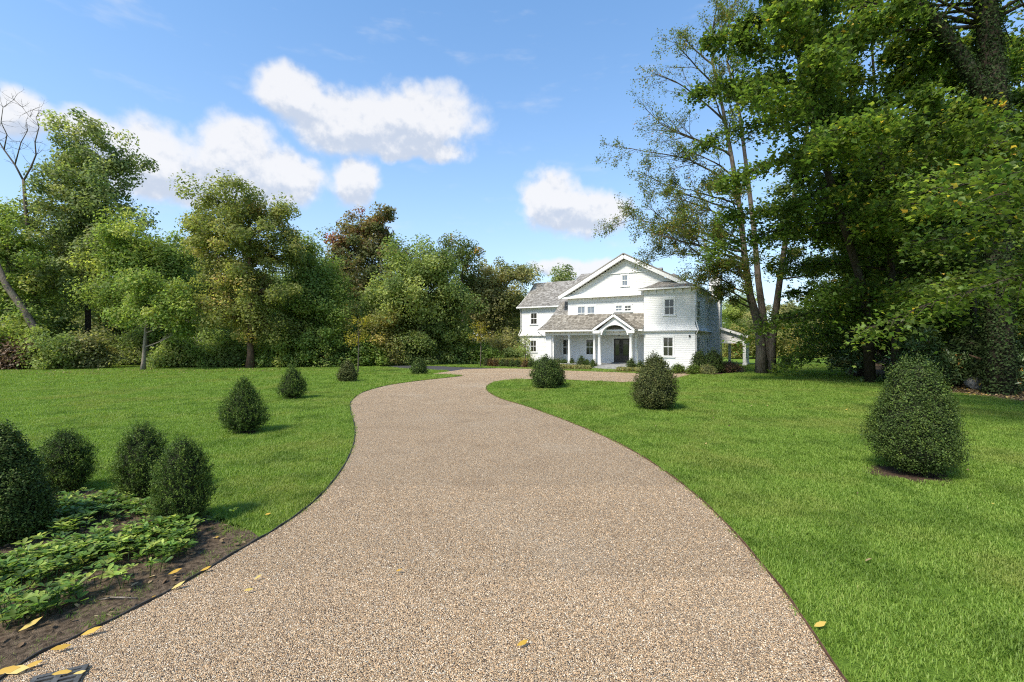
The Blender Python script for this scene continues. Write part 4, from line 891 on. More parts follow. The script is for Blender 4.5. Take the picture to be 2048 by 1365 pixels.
for i, (px, b, t, w, pr2, lb) in enumerate([(1102, 733, 715, 17, EGG, 'broad dark shrub below the porch end, behind the rounded lawn shrub'), (1116.5, 733.5, 720, 9.5, BARREL, 'small domed shrub under the left porch window'), (1129, 734, 720.5, 10.5, BARREL, 'small domed shrub left of the first porch column'),
        (1143, 734.5, 718, 12, EGG, 'egg shaped shrub right of the first porch column'), (1163.7, 736.5, 714, 19, CONE, 'tall pointed shrub under the second porch window'), (1173.5, 736.5, 721.5, 11, BARREL, 'small domed shrub touching the tall pointed one'), (1187, 738, 722, 12, EGG, 'egg shaped shrub left of the entry steps'),
        (1264, 741, 717.5, 17, CONE, 'pointed shrub right of the entry steps'), (1281.5, 742, 725, 12.5, EGG, 'small egg shaped shrub between entry and right block')]):
    foot_shrub('porch_shrub', lb, px, b, t, w, pr2, 'leaf_box', 1800, .07, 80 + i, PG)
SG = 'shrubs at the right corner of the house'
foot_shrub('corner_shrub', 'round lime green shrub below the right block window', 1359, 748, 731, 25, BALL, 'leaf_lime', 2200, .07, 101, SG)
foot_shrub('corner_shrub', 'low yellow green mound at the house corner', 1389, 750, 732, 24, BALL, 'leaf_lime', 2200, .07, 102, SG)
foot_shrub('corner_shrub', 'low golden mound in front of the dark holly', 1419, 751, 734, 27, BALL, 'leaf_olive', 2200, .07, 103, SG)
foot_shrub('corner_shrub', 'narrow dark upright holly by the side wall', 1402, 746, 704, 26, BARREL, 'leaf_box', 3500, .08, 104, SG, lump=.12, shag=.1)
foot_shrub('corner_shrub', 'tall broad dark green holly beside the chimney', 1432, 747, 702, 33, BARREL, 'leaf_box', 4500, .08, 105, SG, lump=.14, shag=.1)
foot_shrub('corner_shrub', 'low wine red shrub in front of the side porch', 1465, 747, 726, 40, BALL, 'leaf_wine', 3000, .08, 106, SG, shag=.15)

# ground covers near the house
def strip_cover(name, label, poly, n, ls, lm, seed, hmax=.3):
    rg = np.random.default_rng(seed); P = np.array(poly); X = rg.uniform(P[:, 0].min(), P[:, 0].max(), n * 6); Y = rg.uniform(P[:, 1].min(), P[:, 1].max(), n * 6); k = np.where(inside(poly, X, Y))[0][:n]
    C = np.stack([X[k], Y[k], rg.uniform(.03, hmax, len(k))], 1); T = rg.normal(size=(len(k), 3)) * .5 + np.array([0, 0, .7])
    return tag(link(name, leaves(name, C, rg.normal(size=(len(k), 3)) + np.array([0, -.3, .4]), ls * rg.uniform(.6, 1.3, len(k)), LONG, rg, None, T), M[lm]), label, 'ground cover', kind='stuff')
strip_cover('liriope_ground_cover', 'low pale green grassy ground cover in front of the porch shrubs', [G(*p) for p in [(1112, 736.5), (1180, 741), (1182, 738.5), (1112, 734.5)]], 2600, .22, 'leaf_olive', 1)
strip_cover('liriope_ground_cover', 'low green grassy ground cover right of the entry steps', [G(*p) for p in [(1231, 744.4), (1289, 747), (1290, 743), (1236, 741.5)]], 2000, .22, 'leaf_olive', 2)
strip_cover('ornamental_grass', 'pale feathery ornamental grass behind the hedge row', [G(*p) for p in [(985, 731), (1055, 731.5), (1055, 729), (985, 728.5)]], 2400, .38, 'leaf_vine', 3, .6)

# ------------------------------------------------------------------ young trees
def sapling(label, px, base, top, wpx, crown0, lm, seed, n=900, stakes=True):
    x, Y = G(px, base); k = F / Y; h = (base - top) / k; r = wpx / k / 2; z0 = (base - crown0) / k
    o = tree('young_tree', label, (x, Y), [(0, 0, 0, .045), (.05, 0, h * .5, .035), (.0, 0, h * .9, .012)], [(0, 0, (z0 + h) / 2, r * .8, r * .8, (h - z0) * .42), (r * .2, 0, h - (h - z0) * .2, r * .7, r * .7, (h - z0) * .2), (-r * .3, 0, z0 + (h - z0) * .3, r * .6, r * .6, (h - z0) * .2)], 26, n // 26, r * .42, .13, lm, 'bark', seed=seed, group='young trees on the lawn', limb=.4)
    return o
sapling('young tree with yellow top standing on the left lawn', 716, 746, 630, 56, 700, 'leaf_gold', 201)
sapling('slim young yellow tree at the left end of the hedge row', 961, 734, 641, 40, 690, 'leaf_gold', 202, 700)
sapling('thin young green tree in front of the left wing', 1050, 731, 672, 34, 712, 'leaf_mid', 203, 420)

# ------------------------------------------------------------------ woods on the left
WG = 'trees of the woods along the left lawn'
def T_(name, label, px, Y, top, spans, **kw):
    """spans: lobes given in photograph pixels (px, py, rx, ry) at depth Y; ry also sets depth spread"""
    k = F / Y; x0 = at(px, Y); rg = random.Random(kw.get('seed', 0)); lob = []
    for q in spans:
        lx, ly, rx, rz = q[:4]; dy = q[4] if len(q) > 4 else rg.uniform(-1.5, 1.5); lob.append((at(lx, Y) - x0, dy, zat(ly, Y), rx / k, rx / k * .85, rz / k))
    h = zat(top, Y); tr_ = kw.pop('trunk', [(0, 0, 0, .28), (.1, 0, h * .3, .22), (-.1, .1, h * .6, .13), (0, 0, h * .9, .03)])
    return tree(name, label, (x0, Y), tr_, lob, int(kw.pop('nc', 150) * 1.25), int(kw.pop('per', 300) * .88), kw.pop('cr', 1.25), kw.pop('ls', .24) * 1.15, kw.pop('lm'), group=kw.pop('group', WG), **kw)
oak = T_('oak_tree', 'tallest dark oak towering at the left', 175, 46, 255, [(190, 300, 75, 50), (140, 330, 65, 60), (215, 365, 60, 60), (120, 420, 70, 70), (190, 430, 80, 70), (245, 330, 30, 30), (230, 480, 60, 60), (130, 510, 80, 70), (185, 560, 90, 70), (60, 470, 60, 60)], lm='leaf_oak', seed=301, nc=190, per=250, cr=1.2, ls=.26, bm='bark_dark')
edge = T_('edge_tree', 'mid green tree at the far left edge of the woods', 15, 42, 400, [(0, 450, 60, 60), (30, 520, 70, 70), (-30, 560, 80, 80), (50, 610, 70, 60), (10, 660, 90, 50), (-60, 480, 70, 80)], lm='leaf_mid', seed=302, nc=120, per=280, ls=.22)
mid = T_('leafy_tree', 'rounded mid green tree right of the tall oak', 292, 44, 437, [(285, 480, 52, 45), (325, 500, 40, 45), (255, 520, 45, 45), (300, 550, 65, 50), (330, 570, 40, 40), (265, 600, 60, 50)], lm='leaf_mid', seed=303, nc=120, per=300, ls=.22)
T_('slender_tree', 'small light green tree with pale bare lower trunk', 286, 37.2, 535, [(300, 560, 34, 22), (340, 590, 36, 24), (268, 598, 32, 22), (378, 622, 26, 18), (325, 632, 34, 18), (355, 655, 24, 14), (250, 630, 22, 16), (300, 600, 40, 24)], lm='leaf_mid', seed=304, nc=64, per=170, cr=.95, ls=.2, droop=.5, bm='bark_pale', trunk=[(0, 0, 0, .16), (.15, 0, 2.5, .12), (.35, 0, 4.6, .10), (.5, 0, 6.8, .05), (.6, 0, 8, .02)])
yel = T_('yellowing_tree', 'large yellow green tree with a vine covered reddish trunk', 500, 39.6, 352, [(480, 400, 60, 45), (440, 440, 58, 45), (535, 440, 50, 45), (480, 480, 85, 50), (410, 490, 40, 35), (545, 500, 55, 50), (470, 550, 85, 50), (540, 580, 60, 50), (455, 620, 70, 40), (520, 650, 70, 40), (560, 410, 24, 28), (395, 430, 25, 28)], lm='leaf_yellow', seed=305, nc=200, per=240, cr=1.0, ls=.2, bm='bark_red')
T_('leafy_tree', 'bright green pointed tree right of the yellowing tree', 615, 44, 465, [(600, 510, 35, 40), (625, 540, 45, 40), (650, 580, 45, 40), (600, 590, 50, 50), (640, 630, 60, 45), (590, 650, 50, 40)], lm='leaf_mid', seed=306, nc=100, per=280, ls=.22)
def redtint(p, rg): return float(np.clip(.30 + .045 * (p[2] - 12) + rg.normal() * .22 + (.35 if rg.random() < .08 else 0), 0, 1))
red = T_('red_topped_tree', 'tree with red and orange autumn leaves at its top', 745, 54, 425, [(715, 455, 42, 30), (775, 460, 42, 35), (700, 500, 45, 35), (755, 510, 60, 40), (680, 540, 35, 30), (740, 560, 60, 40)], lm='leaf_red', seed=307, nc=110, per=230, cr=1.1, ls=.26, tint=redtint)
dark = T_('broad_tree', 'broad dark green tree in the middle of the woods', 840, 46, 478, [(845, 520, 50, 42), (800, 550, 50, 45), (885, 550, 42, 45), (760, 590, 45, 40), (840, 590, 75, 50), (905, 610, 40, 50), (800, 640, 60, 40), (870, 650, 60, 40), (750, 640, 40, 35)], lm='leaf_dark', seed=308, nc=180, per=260, ls=.24, bm='bark_dark')
thin = T_('thin_tree', 'thin airy tree with open crown behind the broad dark tree', 925, 54, 472, [(920, 500, 35, 25), (945, 520, 25, 25), (905, 530, 25, 25), (930, 555, 30, 25)], lm='leaf_sparse', seed=309, nc=46, per=110, cr=1.0, ls=.24)
oli = T_('olive_tree', 'olive and yellow tree left of the house', 985, 56, 525, [(970, 560, 40, 30), (1010, 550, 30, 22), (1040, 555, 30, 22), (985, 600, 45, 40), (955, 640, 40, 40), (1010, 640, 40, 45), (1030, 600, 30, 30), (1065, 545, 18, 12)], lm='leaf_olive', seed=310, nc=120, per=210, cr=1.15, ls=.25)
T_('distant_tree', 'dark round tree top rising behind the house roof', 1130, 90, 530, [(1130, 548, 18, 16), (1118, 570, 20, 22), (1142, 570, 20, 22), (1130, 600, 40, 40)], lm='leaf_oak', seed=311, nc=60, per=140, cr=1.6, ls=.4, group='trees beyond the house')
# bare tree and the leaning trunk
def bare_tree():
    Y = 44; k = F / Y; x0 = at(72, Y); o = empty('dead_tree', (x0, Y, 0), 'bare dead tree with forked crooked branches at the left edge', 'tree', WG); rg = np.random.default_rng(5); bb, tb, tips = MB(), MB(), []
    P = lambda px, py, dy=0.: (at(px, Y) - x0, dy, zat(py, Y))
    tb.tube([(0, 0, 0), P(70, 600), P(58, 480), P(50, 400), P(47, 360)], [.28, .22, .17, .14, .12], 9)
    for pts, r in (([P(47, 362), P(30, 330), P(8, 300), P(-10, 270), P(-25, 215)], .12), ([P(47, 362), P(62, 335), P(72, 310), P(70, 285), P(78, 255), P(72, 235)], .11), ([P(30, 330), P(38, 300), P(42, 285), P(55, 262), P(52, 248)], .075), ([P(8, 300), P(14, 270), P(2, 245), P(6, 215), P(28, 200)], .07), ([P(28, 200), P(45, 215), P(60, 235), P(66, 220)], .035), ([P(55, 440), P(30, 430), P(0, 445), P(-30, 440)], .06), ([P(52, 420), P(80, 400), P(100, 385)], .05)):
        bb.tube(pts, [r * .75 * (1 - .7 * i / (len(pts) - 1)) for i in range(len(pts))], 6)
        for p in pts[1:]:
            for _ in range(3): d = unit(rg.normal(size=3) + np.array([0, 0, .6])); grow(rg, bb, tips, p, d, rg.uniform(.6, 1.6), .022, 2, 3, [0, 0, 3], .8, [0, 0, .05, .05], .22, .6, 4)
    tb.build('trunk', M['bark_dead'], o, True); bb.build('branches', M['bark_dead'], o, True)
    o = empty('leaning_trunk', (at(92, 39.5), 39.5, 0), 'leaning grey tree trunk slanting up to the left edge', 'tree', WG); b = MB(); x0 = at(92, 39.5)
    b.tube([(0, 0, -.05), (at(80, 39.5) - x0, 0, zat(675, 39.5)), (at(45, 39.5) - x0, .1, zat(620, 39.5)), (at(8, 39.5) - x0, .2, zat(572, 39.5)), (at(-40, 39.5) - x0, .3, zat(470, 39.5))], [.36, .30, .27, .24, .18], 10); b.build('trunk', M['bark'], o, True)
bare_tree()
# understory shrubs along the wood's edge
UG = 'wild shrubs at the foot of the woods'
US = [(-40, 38, 640, 70, 'leaf_mid', 'wild green shrub at the extreme left edge'), (40, 38.5, 668, 60, 'leaf_wine', 'reddish brown shrub beneath the leaning trunk'), (120, 38.8, 650, 60, 'leaf_dark', 'dark wild shrub under the tall oak'), (190, 39.5, 650, 48, 'leaf_olive', 'grey green spreading shrub left of the pale slim trunk'),
      (355, 41, 665, 48, 'leaf_dark', 'dark shrub right of the pale slim trunk'), (405, 42, 672, 50, 'leaf_mid', 'green shrub below the glimpsed neighbour house'), (450, 41.5, 668, 40, 'leaf_dark', 'shrub left of the reddish vine covered trunk'), (575, 41.5, 645, 55, 'leaf_mid', 'tall shrub right of the reddish vine covered trunk'),
      (640, 42, 655, 60, 'leaf_mid', 'wild shrub beneath the bright green pointed tree'), (735, 43.5, 675, 42, 'leaf_lime', 'round yellow green bush behind the young yellow tree'), (690, 44.5, 640, 50, 'leaf_dark', 'tall dark shrub beneath the red topped tree'), (770, 45, 610, 48, 'leaf_vine', 'pale vine draped shrub under the broad dark tree'),
      (830, 46, 655, 55, 'leaf_dark', 'shadowy shrub at the foot of the broad dark tree'), (900, 47, 650, 50, 'leaf_dark', 'dark shrub right of the broad dark tree'), (965, 47.5, 684, 30, 'leaf_lime', 'round pale green bush behind the hedge row'), (1010, 52, 655, 50, 'leaf_olive', 'olive shrub beside the left wing'), (1030, 50, 700, 35, 'leaf_dark', 'low dark hedge bush touching the left wing')]
US_ = []
for i, (px, Y, top, hw, lm, lb) in enumerate(US):
    k = F / Y; x0 = at(px, Y); h = zat(top, Y); w = hw / k; rg = random.Random(i + 40)
    lobes = [(rg.uniform(-.4, .4) * w, rg.uniform(-.3, .3) * w, h * rg.uniform(.35, .75), w * rg.uniform(.5, .75), w * rg.uniform(.5, .7), h * rg.uniform(.25, .35)) for _ in range(4)] + [(0, 0, h * .3, w, w * .7, h * .3), (w * .3, -.4, h * .16, w * .8, w * .5, h * .16), (-w * .3, -.4, h * .16, w * .8, w * .5, h * .16)]
    US_.append(tree('wild_shrub', lb, (x0, Y), [(0, 0, 0, .09), (.1, 0, h * .3, .07), (0, .1, h * .7, .03)], lobes, 50, 140, .9, .23, lm, 'bark_dark', seed=400 + i, group=UG, cat='shrub', limb=.6))
for i, (px, Y, s, rz) in enumerate([(-90, 52, 1.5, 1), (0, 55, 1.6, 2), (70, 58, 1.6, 3), (150, 54, 1.5, 4), (230, 57, 1.5, 5), (300, 56, 1.3, .5), (450, 58, 1.4, 1.5), (520, 55, 1.5, 2.5), (600, 56, 1.5, 3.5), (680, 58, 1.5, 4.5), (760, 60, 1.5, 5.5), (850, 62, 1.5, .7), (930, 64, 1.5, 1.7), (1000, 70, 1.6, 2.7), (250, 45, 1.0, .3), (330, 46, 1.1, 1.3), (420, 45, 1.0, 2.3), (510, 44, .9, 3.3), (560, 46, 1.1, 4.3), (130, 44, 1.0, 5.3), (40, 45, 1.1, .9)]):
    c = copy_tree(US_[(i * 5) % len(US_)]); c.location = (at(px, Y), Y, 0); c.rotation_euler = (0, 0, rz); c.scale = (s, s, s); tag(c, 'dim shrub in the shade deep inside the left woods', 'shrub', 'shrubs in the shade of the left woods')
# trees deeper in the woods fill the gaps with their copies
FG = 'trees filling the depth of the left woods'
fillers = [(oak, -60, 62, 1.0, .4), (mid, 60, 58, 1.1, 1.2), (dark, 240, 60, 1.0, 2.0), (mid, 340, 64, 1.15, 3.0), (red, 420, 66, .95, 4.0), (dark, 560, 60, 1.05, 5.0), (mid, 660, 62, 1.05, .9), (dark, 720, 66, .95, 2.7), (oli, 800, 70, 1.0, 3.6), (dark, 900, 64, .9, 1.6), (mid, 960, 72, 1.0, 4.4), (oli, 1050, 80, 1.0, 5.5), (dark, -180, 52, 1.1, 3.3), (mid, 140, 70, 1.2, 5.2), (dark, 480, 74, 1.1, 1.1), (oli, 1010, 66, .85, 2.2)]
where = ['behind the far left edge tree', 'between the far left edge and the tall oak', 'just right of the tall oak', 'behind the glimpsed neighbour house gap', 'left of the yellowing tree', 'between yellowing tree and bright pointed tree', 'between bright pointed tree and red topped tree', 'just under the red crown', 'between red topped tree and broad dark tree', 'right behind the broad dark tree', 'between broad dark tree and olive tree', 'next to the house wing, beyond the olive tree', 'outermost at the left edge', 'straight behind the tall oak', 'straight behind the yellowing tree', 'low behind the slim young yellow tree']
for wh, (src, px, Y, s, rz) in zip(where, fillers):
    c = copy_tree(src); c.name = 'woodland_tree'; c.location = (at(px, Y), Y, 0); c.rotation_euler = (0, 0, rz); c.scale = (s, s, s * .92); tag(c, 'dim rear tree of the left woods, ' + wh, 'tree', FG)

# ------------------------------------------------------------------ right of the house: open tree with several stems
def open_tree():
    x0, Y = G(1530, 748); o = empty('multi_stem_tree', (x0, Y, 0), 'tall sparse tree with forked grey trunk right of the house', 'tree'); rg = np.random.default_rng(77); tb, bb, tips = MB(), MB(), []
    P = lambda px, py, dy=0.: np.array((at(px, Y) - x0, dy, zat(py, Y)))
    stems = [([P(1524, 750), P(1522, 700), P(1518, 655), P(1500, 590), P(1490, 520), P(1480, 420), P(1464, 320), P(1446, 220), P(1424, 120)], .40, -.6), ([P(1535, 750, .1), P(1534, 690, .1), P(1530, 640, .2), P(1524, 560, .5), P(1520, 460, .8), P(1512, 340, 1.2), P(1500, 200, 1.6), P(1480, 90, 2)], .36, .6), ([P(1540, 750, -.1), P(1541, 700, -.1), P(1546, 640, -.2), P(1552, 560, -.5), P(1560, 470, -.8), P(1580, 360, -1), P(1600, 230, -1.3), P(1610, 100, -1.6)], .34, .3)]
    for pts, r, _ in stems:
        n = len(pts); tb.tube(pts, [r * (1.25 if i == 0 else 1) * (1 - .8 * (i / (n - 1)) ** .8) for i in range(n)], 10)
    ends = [(1330, 70), (1300, 120), (1275, 165), (1250, 220), (1240, 280), (1255, 340), (1240, 395), (1232, 440), (1238, 470), (1262, 500), (1290, 530), (1335, 560), (1352, 580), (1395, 592), (1385, 55), (1420, 35), (1450, 15), (1640, 560), (1600, 500), (1350, 200), (1335, 300), (1350, 400), (1370, 480), (1300, 450), (1420, 545), (1440, 450), (1420, 360), (1290, 240), (1300, 380), (1290, 490), (1360, 535), (1400, 250), (1390, 150), (1330, 350), (1480, 10), (1500, -20), (1440, 120), (1460, 60)]
    for n_, (ex_, ey) in enumerate(ends):
        e = P(ex_ + (38 if ex_ < 1420 else 0), ey, rg.uniform(-3.6, .2)); ls_ = stems[1 if n_ > 34 else 0][0]; zz_ = np.array([q[2] for q in ls_])
        zs0 = e[2] - .34 * abs(e[0] - P(1480, 400)[0]) - .8 if ey < 470 else e[2] - .05 * abs(e[0]) - .8; zs0 = max(zs0, P(0, 625)[2]); q = np.array([np.interp(zs0, zz_, [w_[i] for w_ in ls_]) for i in range(3)])
        if ex_ > 1550: q = stems[2][0][3]
        d = e - q; grow(rg, bb, tips, q, d, np.linalg.norm(d) * 1.02, .075, 0, 3, [9, 6, 3], .66, [.0, .035, .015, -.05], .085, .40, 8)
    C, N = [], []
    for p, d, lvl in tips:
        if lvl < 3 and rg.random() < .5: continue
        low = p[2] < 12.5; m = rg.poisson(2.9 if low else (1.9 if p[2] < 17 else .85))
        for _ in range(m): C.append(p + rg.normal(size=3) * .16 + np.array([0, 0, -.05])); N.append(rg.normal(size=3) * .7 + np.array([0, 0, .8]))
    print('open tree leaves', len(C), 'branch faces', len(bb.f))
    tb.build('trunk', M['bark'], o, True); bb.build('branches', M['bark_dead'], o)
    link('crown', leaves('crown', C, N, rg.uniform(.09, .17, len(C)), RHOMB, rg), M['leaf_sparse'], o)
open_tree()

# ------------------------------------------------------------------ the right hand woods
RG_ = 'trees of the woods along the right lawn'
def spray_tree(name, label, loc, trunk, nb, z0, z1, reach, per, ls, seed, bm='bark_dark', lm='leaf_maple', bias=None, up=.12, spr=6, flat=.26, rz=0):
    """maple: tiers of long side boughs carrying flat layered sprays of lobed leaves"""
    rg = np.random.default_rng(seed); o = empty(name, (*loc, 0), label, 'tree', RG_, rz); tb, bb = MB(), MB(); T = [np.array(t[:3], float) for t in trunk]; r = [t[3] for t in trunk]
    tb.tube(T, [r[0] * 1.3] + r[1:], 10); tz = [t[2] for t in T]; C, N, Tt, tn = [], [], [], []
    for b in range(nb):
        f = (b + rg.random()) / nb; z = z0 + (z1 - z0) * f; p = np.array([np.interp(z, tz, [t[i] for t in T]) for i in range(3)]); a = b * 2.4 + rg.normal() * .3
        d = np.array([math.cos(a), math.sin(a), 0.]); L = reach * (1.0 - .62 * f ** 1.6) * rg.uniform(.75, 1.1)
        if bias is not None: d = unit(d + np.array([*bias, 0])); 
        d = d + np.array([0, 0, up + .5 * f]); pts = [p]; dd = unit(d)
        for i in range(7): dd = unit(dd + rg.normal(size=3) * .07 + np.array([0, 0, -.055])); pts.append(pts[-1] + dd * L / 7)
        rr_ = float(np.interp(z, tz, r)) * .38; bb.tube(pts, [max(rr_ * (1 - .85 * i / 7), .008) for i in range(8)], 5)
        for i in range(2, 8):
            for s in range(spr):
                q = pts[i] + (pts[i - 1] - pts[i]) * rg.random(); sd = unit(np.cross(dd, [0, 0, 1]) * rg.choice([-1, 1]) + dd * rg.uniform(.2, 1.2) + np.array([0, 0, rg.normal() * .15 + .02])); l = L * rg.uniform(.14, .32) * (1.1 - .06 * i); e = q + sd * l + np.array([0, 0, -.12 * l])
                bb.tube([q, q + sd * l * .5 + np.array([0, 0, .02 * l]), e], [.018, .012, .004], 3)
                k = rg.poisson(per); t = rg.random(k) ** .8; side = np.cross(sd, [0, 0, 1]); side = side / max(np.linalg.norm(side), .1)
                off = rg.normal(size=(k, 1)) * side * l * .24; c = q + (e - q) * t[:, None] + off; c[:, 2] += rg.normal(size=k) * flat * l - .22 * np.abs(off).sum(1)
                C.append(c); nn = rg.normal(size=(k, 3)) * .55 + np.array([0, 0, .9]) - .35 * dd; N.append(nn); Tt.append(sd + off / max(l, .1) * 2.5 + np.array([0, 0, -.75]) + rg.normal(size=(k, 3)) * .4); tn.append(np.clip(rg.beta(2, 3) + rg.normal(size=k) * .12 + (rg.random(k) < .005) * .6, 0, 1))
    tb.build('trunk', M[bm], o, True); bb.build('branches', M[bm], o, True); C = np.concatenate(C); N = np.concatenate(N); Tt = np.concatenate(Tt); tn = np.concatenate(tn); print(name, 'leaves', len(C))
    link('crown', leaves('crown', C, N, ls * rg.uniform(.65, 1.25, len(C)), MAPLE, rg, tn, Tt), M[lm], o); return o
mp = spray_tree('maple_tree', 'tall maple with slim trunk at the edge of the right woods', (at(1795, 25), 25), [(0, 0, 0, .22), (-.15, 0, 4, .18), (-.55, 0, 9, .15), (-1.1, 0, 14, .10), (-1.5, 0, 20, .04)], 34, 3.2, 20, 7.8, 43, .215, 501, bias=(-.45, -.25))
mp2 = spray_tree('maple_tree', 'leafy maple whose bright crown hangs over the right of the sky', (at(1600, 21), 21.5), [(7.2, 4.5, 0, .22), (6.0, 3.4, 5, .19), (2.4, 1.2, 11, .15), (.6, .3, 15, .11), (-.3, 0, 20, .05)], 32, 8.0, 20, 6.4, 45, .205, 502, bias=(-.3, -.1), up=-.02)
spray_tree('low_maple', 'low spreading light green maple hanging over the rhododendrons', (at(1735, 28.5), 28.5), [(0, 0, 0, .15), (-.1, 0, 4, .12), (.1, 0, 8, .08), (0, 0, 13, .02)], 30, 1.9, 13, 6.0, 30, .215, 504, bias=(-.25, -.2), up=.02)
def ivy_tree():
    Y = 20.5; x0 = at(1985, Y); o = empty('ivy_clad_tree', (x0, Y, 0), 'thick dark trunk wrapped in ivy at the upper right', 'tree', RG_); rg = np.random.default_rng(9); tb = MB(); k = F / Y
    P = lambda px, py, dy=0.: np.array((at(px, Y) - x0, dy, zat(py, Y)))
    main = [P(2000, 790), P(1998, 600), P(1995, 400), P(1990, 250), P(1985, 150), P(1975, 40), P(1968, -80), P(1965, -300)]; br = [P(1990, 240), P(1955, 165), P(1905, 90), P(1850, 20), P(1790, -60), P(1720, -160)]
    r1 = [.5, .42, .42, .46, .42, .38, .34, .25]; r2 = [.34, .30, .27, .24, .2, .13]; tb.tube(main, r1, 12); tb.tube(br, r2, 10); tb.build('trunk', M['bark_dark'], o, True)
    C, N = [], []
    for pts, rr in ((main, r1), (br, r2)):
        for i in range(len(pts) - 1):
            L = np.linalg.norm(pts[i + 1] - pts[i]); n = int(L * rr[i] * 2000); t = rg.random(n); d = unit(pts[i + 1] - pts[i]); q = rg.normal(size=(n, 3)); q = unit(q - (q @ d)[:, None] * d); R_ = (rr[i] + (rr[i + 1] - rr[i]) * t) * (1 + np.abs(rg.normal(size=n)) * .22)
            C.append(pts[i] + (pts[i + 1] - pts[i]) * t[:, None] + q * R_[:, None]); N.append(q + rg.normal(size=(n, 3)) * .4 + np.array([0, 0, .2]))
    C, N = np.concatenate(C), np.concatenate(N); link('ivy', leaves('ivy', C, N, .11 * rg.uniform(.6, 1.3, len(C)), RHOMB, rg), M['leaf_ivy'], o)
    lob = [(-4, 1, 18.5, 4, 4, 2.5), (1, 0, 20, 4, 4, 3), (4, -1, 17, 3.5, 3, 2.5), (-7, 2, 19.5, 3, 3, 2)]; C, N = [], []; bb = MB()
    for li, Pq, D in pick_clumps(rg, lob, 70):
        for p, d in zip(Pq, D):
            bb.tube(curve_pts(main[6] + np.array([0, 0, rg.uniform(-3, 3)]), p, .04, 4, rg), [.09, .06, .04, .025, .01], 4); kk = 130; q = rg.normal(size=(kk, 3)) * np.array([.8, .8, .35]); C.append(p + q); N.append(q * .3 + np.array([0, 0, .8]) + rg.normal(size=(kk, 3)) * .4)
    bb.build('branches', M['bark_dark'], o, True); C, N = np.concatenate(C), np.concatenate(N); link('crown', leaves('crown', C, N, .22 * rg.uniform(.6, 1.3, len(C)), OVAL, rg), M['leaf_maple'], o)
ivy_tree()
near = spray_tree('near_maple', 'nearby maple whose leafy boughs enter from the right edge', (17.2, 11.5), [(0, 0, 0, .2), (-.2, .1, 4, .17), (-.3, .2, 7, .08), (-.3, .2, 9.5, .03)], 15, 4.4, 7.4, 7.0, 36, .17, 503, bias=(-.75, .2), up=.0)
for (src, px, Y, s, rz, lb) in [(mp, 1905, 31, 1.0, 1.0, 'shaded maple deep in the right woods, nearest the tall slim one'), (mp2, 2080, 27, 1.05, 2.2, 'shaded maple standing behind the ivy clad trunk'), (mp, 1985, 40, 1.1, 3.4, 'dim maple far back between the right hand trunks'), (mp, 2200, 33, 1.1, 4.4, 'dim maple beyond the right edge of the woods'), (mp2, 1810, 42, 1.05, 5.1, 'maple behind the rhododendrons at the back of the right woods'), (mp, 1740, 50, .95, .4, 'farthest maple of the right woods, near the lawn end'), (mp, 1835, 30, 1.05, 2.9, 'maple just behind the tall slim one, its crown filling the upper right')]:
    c = copy_tree(src); c.location = (at(px, Y), Y, 0); c.rotation_euler = (0, 0, rz); c.scale = (s, s, s); tag(c, lb, 'tree', RG_)
for wh, (src, px, Y, s, rz) in zip(['behind the rhododendrons', 'left of the ivy clad trunk', 'right of the ivy clad trunk', 'far behind the ivy clad trunk', 'farthest back above the rhododendrons', 'beyond the right edge of the photo', 'at the lawn end behind the low maple'], [(oak, 1880, 46, .95, 1.0), (dark, 1960, 36, 1.0, 2.0), (dark, 2120, 40, 1.1, 3.0), (oak, 2050, 52, 1.0, 4.0), (mid, 1850, 56, 1.2, 5.0), (dark, 2260, 28, .95, .6), (mid, 1760, 64, 1.2, 1.7)]):
    c = copy_tree(src); c.name = 'woodland_tree'; c.location = (at(px, Y), Y, 0); c.rotation_euler = (0, 0, rz); c.scale = (s, s, s); tag(c, 'dim rear tree of the right woods, ' + wh, 'tree', 'trees filling the depth of the right woods')
# slim trunks in the gloom
def slim(px, Y, r, lean, label, bm='bark_dark'):
    o = empty('slim_trunk', (at(px, Y), Y, 0), label, 'tree', 'slim trunks in the gloom of the right woods'); b = MB(); b.tube([(0, 0, 0), (lean * .3, 0, 3), (lean * .6, .1, 6.5), (lean, 0, 11)], [r * 1.2, r, r * .85, r * .5], 8); b.build('trunk', M[bm], o, True)
    b = MB(); rg = np.random.default_rng(int(px)); tips = []
    for _ in range(7): grow(rg, b, tips, (lean * .6, .1, rg.uniform(3, 8)), rg.normal(size=3) + np.array([0, 0, .3]), 2.2, .03, 2, 3, [0, 0, 4], .7, [0, 0, 0], .15, .6, 4)
    b.build('branches', M[bm], o)
for a in [(1868, 27, .16, -.4, 'slim dark trunk just right of the rhododendrons'), (1915, 28, .10, .3, 'thin trunk left of the ivy clad tree'), (1945, 24, .14, .2, 'slim trunk close beside the ivy clad tree'), (2025, 22, .12, -.3, 'slim leaning trunk near the right edge of the photo'), (1888, 34, .14, .5, 'slim trunk deep behind the rhododendrons'), (1895, 45, .25, -.8, 'pale birch like trunk high in the right canopy')]: slim(*a, bm='bark_pale' if a[1] == 45 else 'bark_dark')
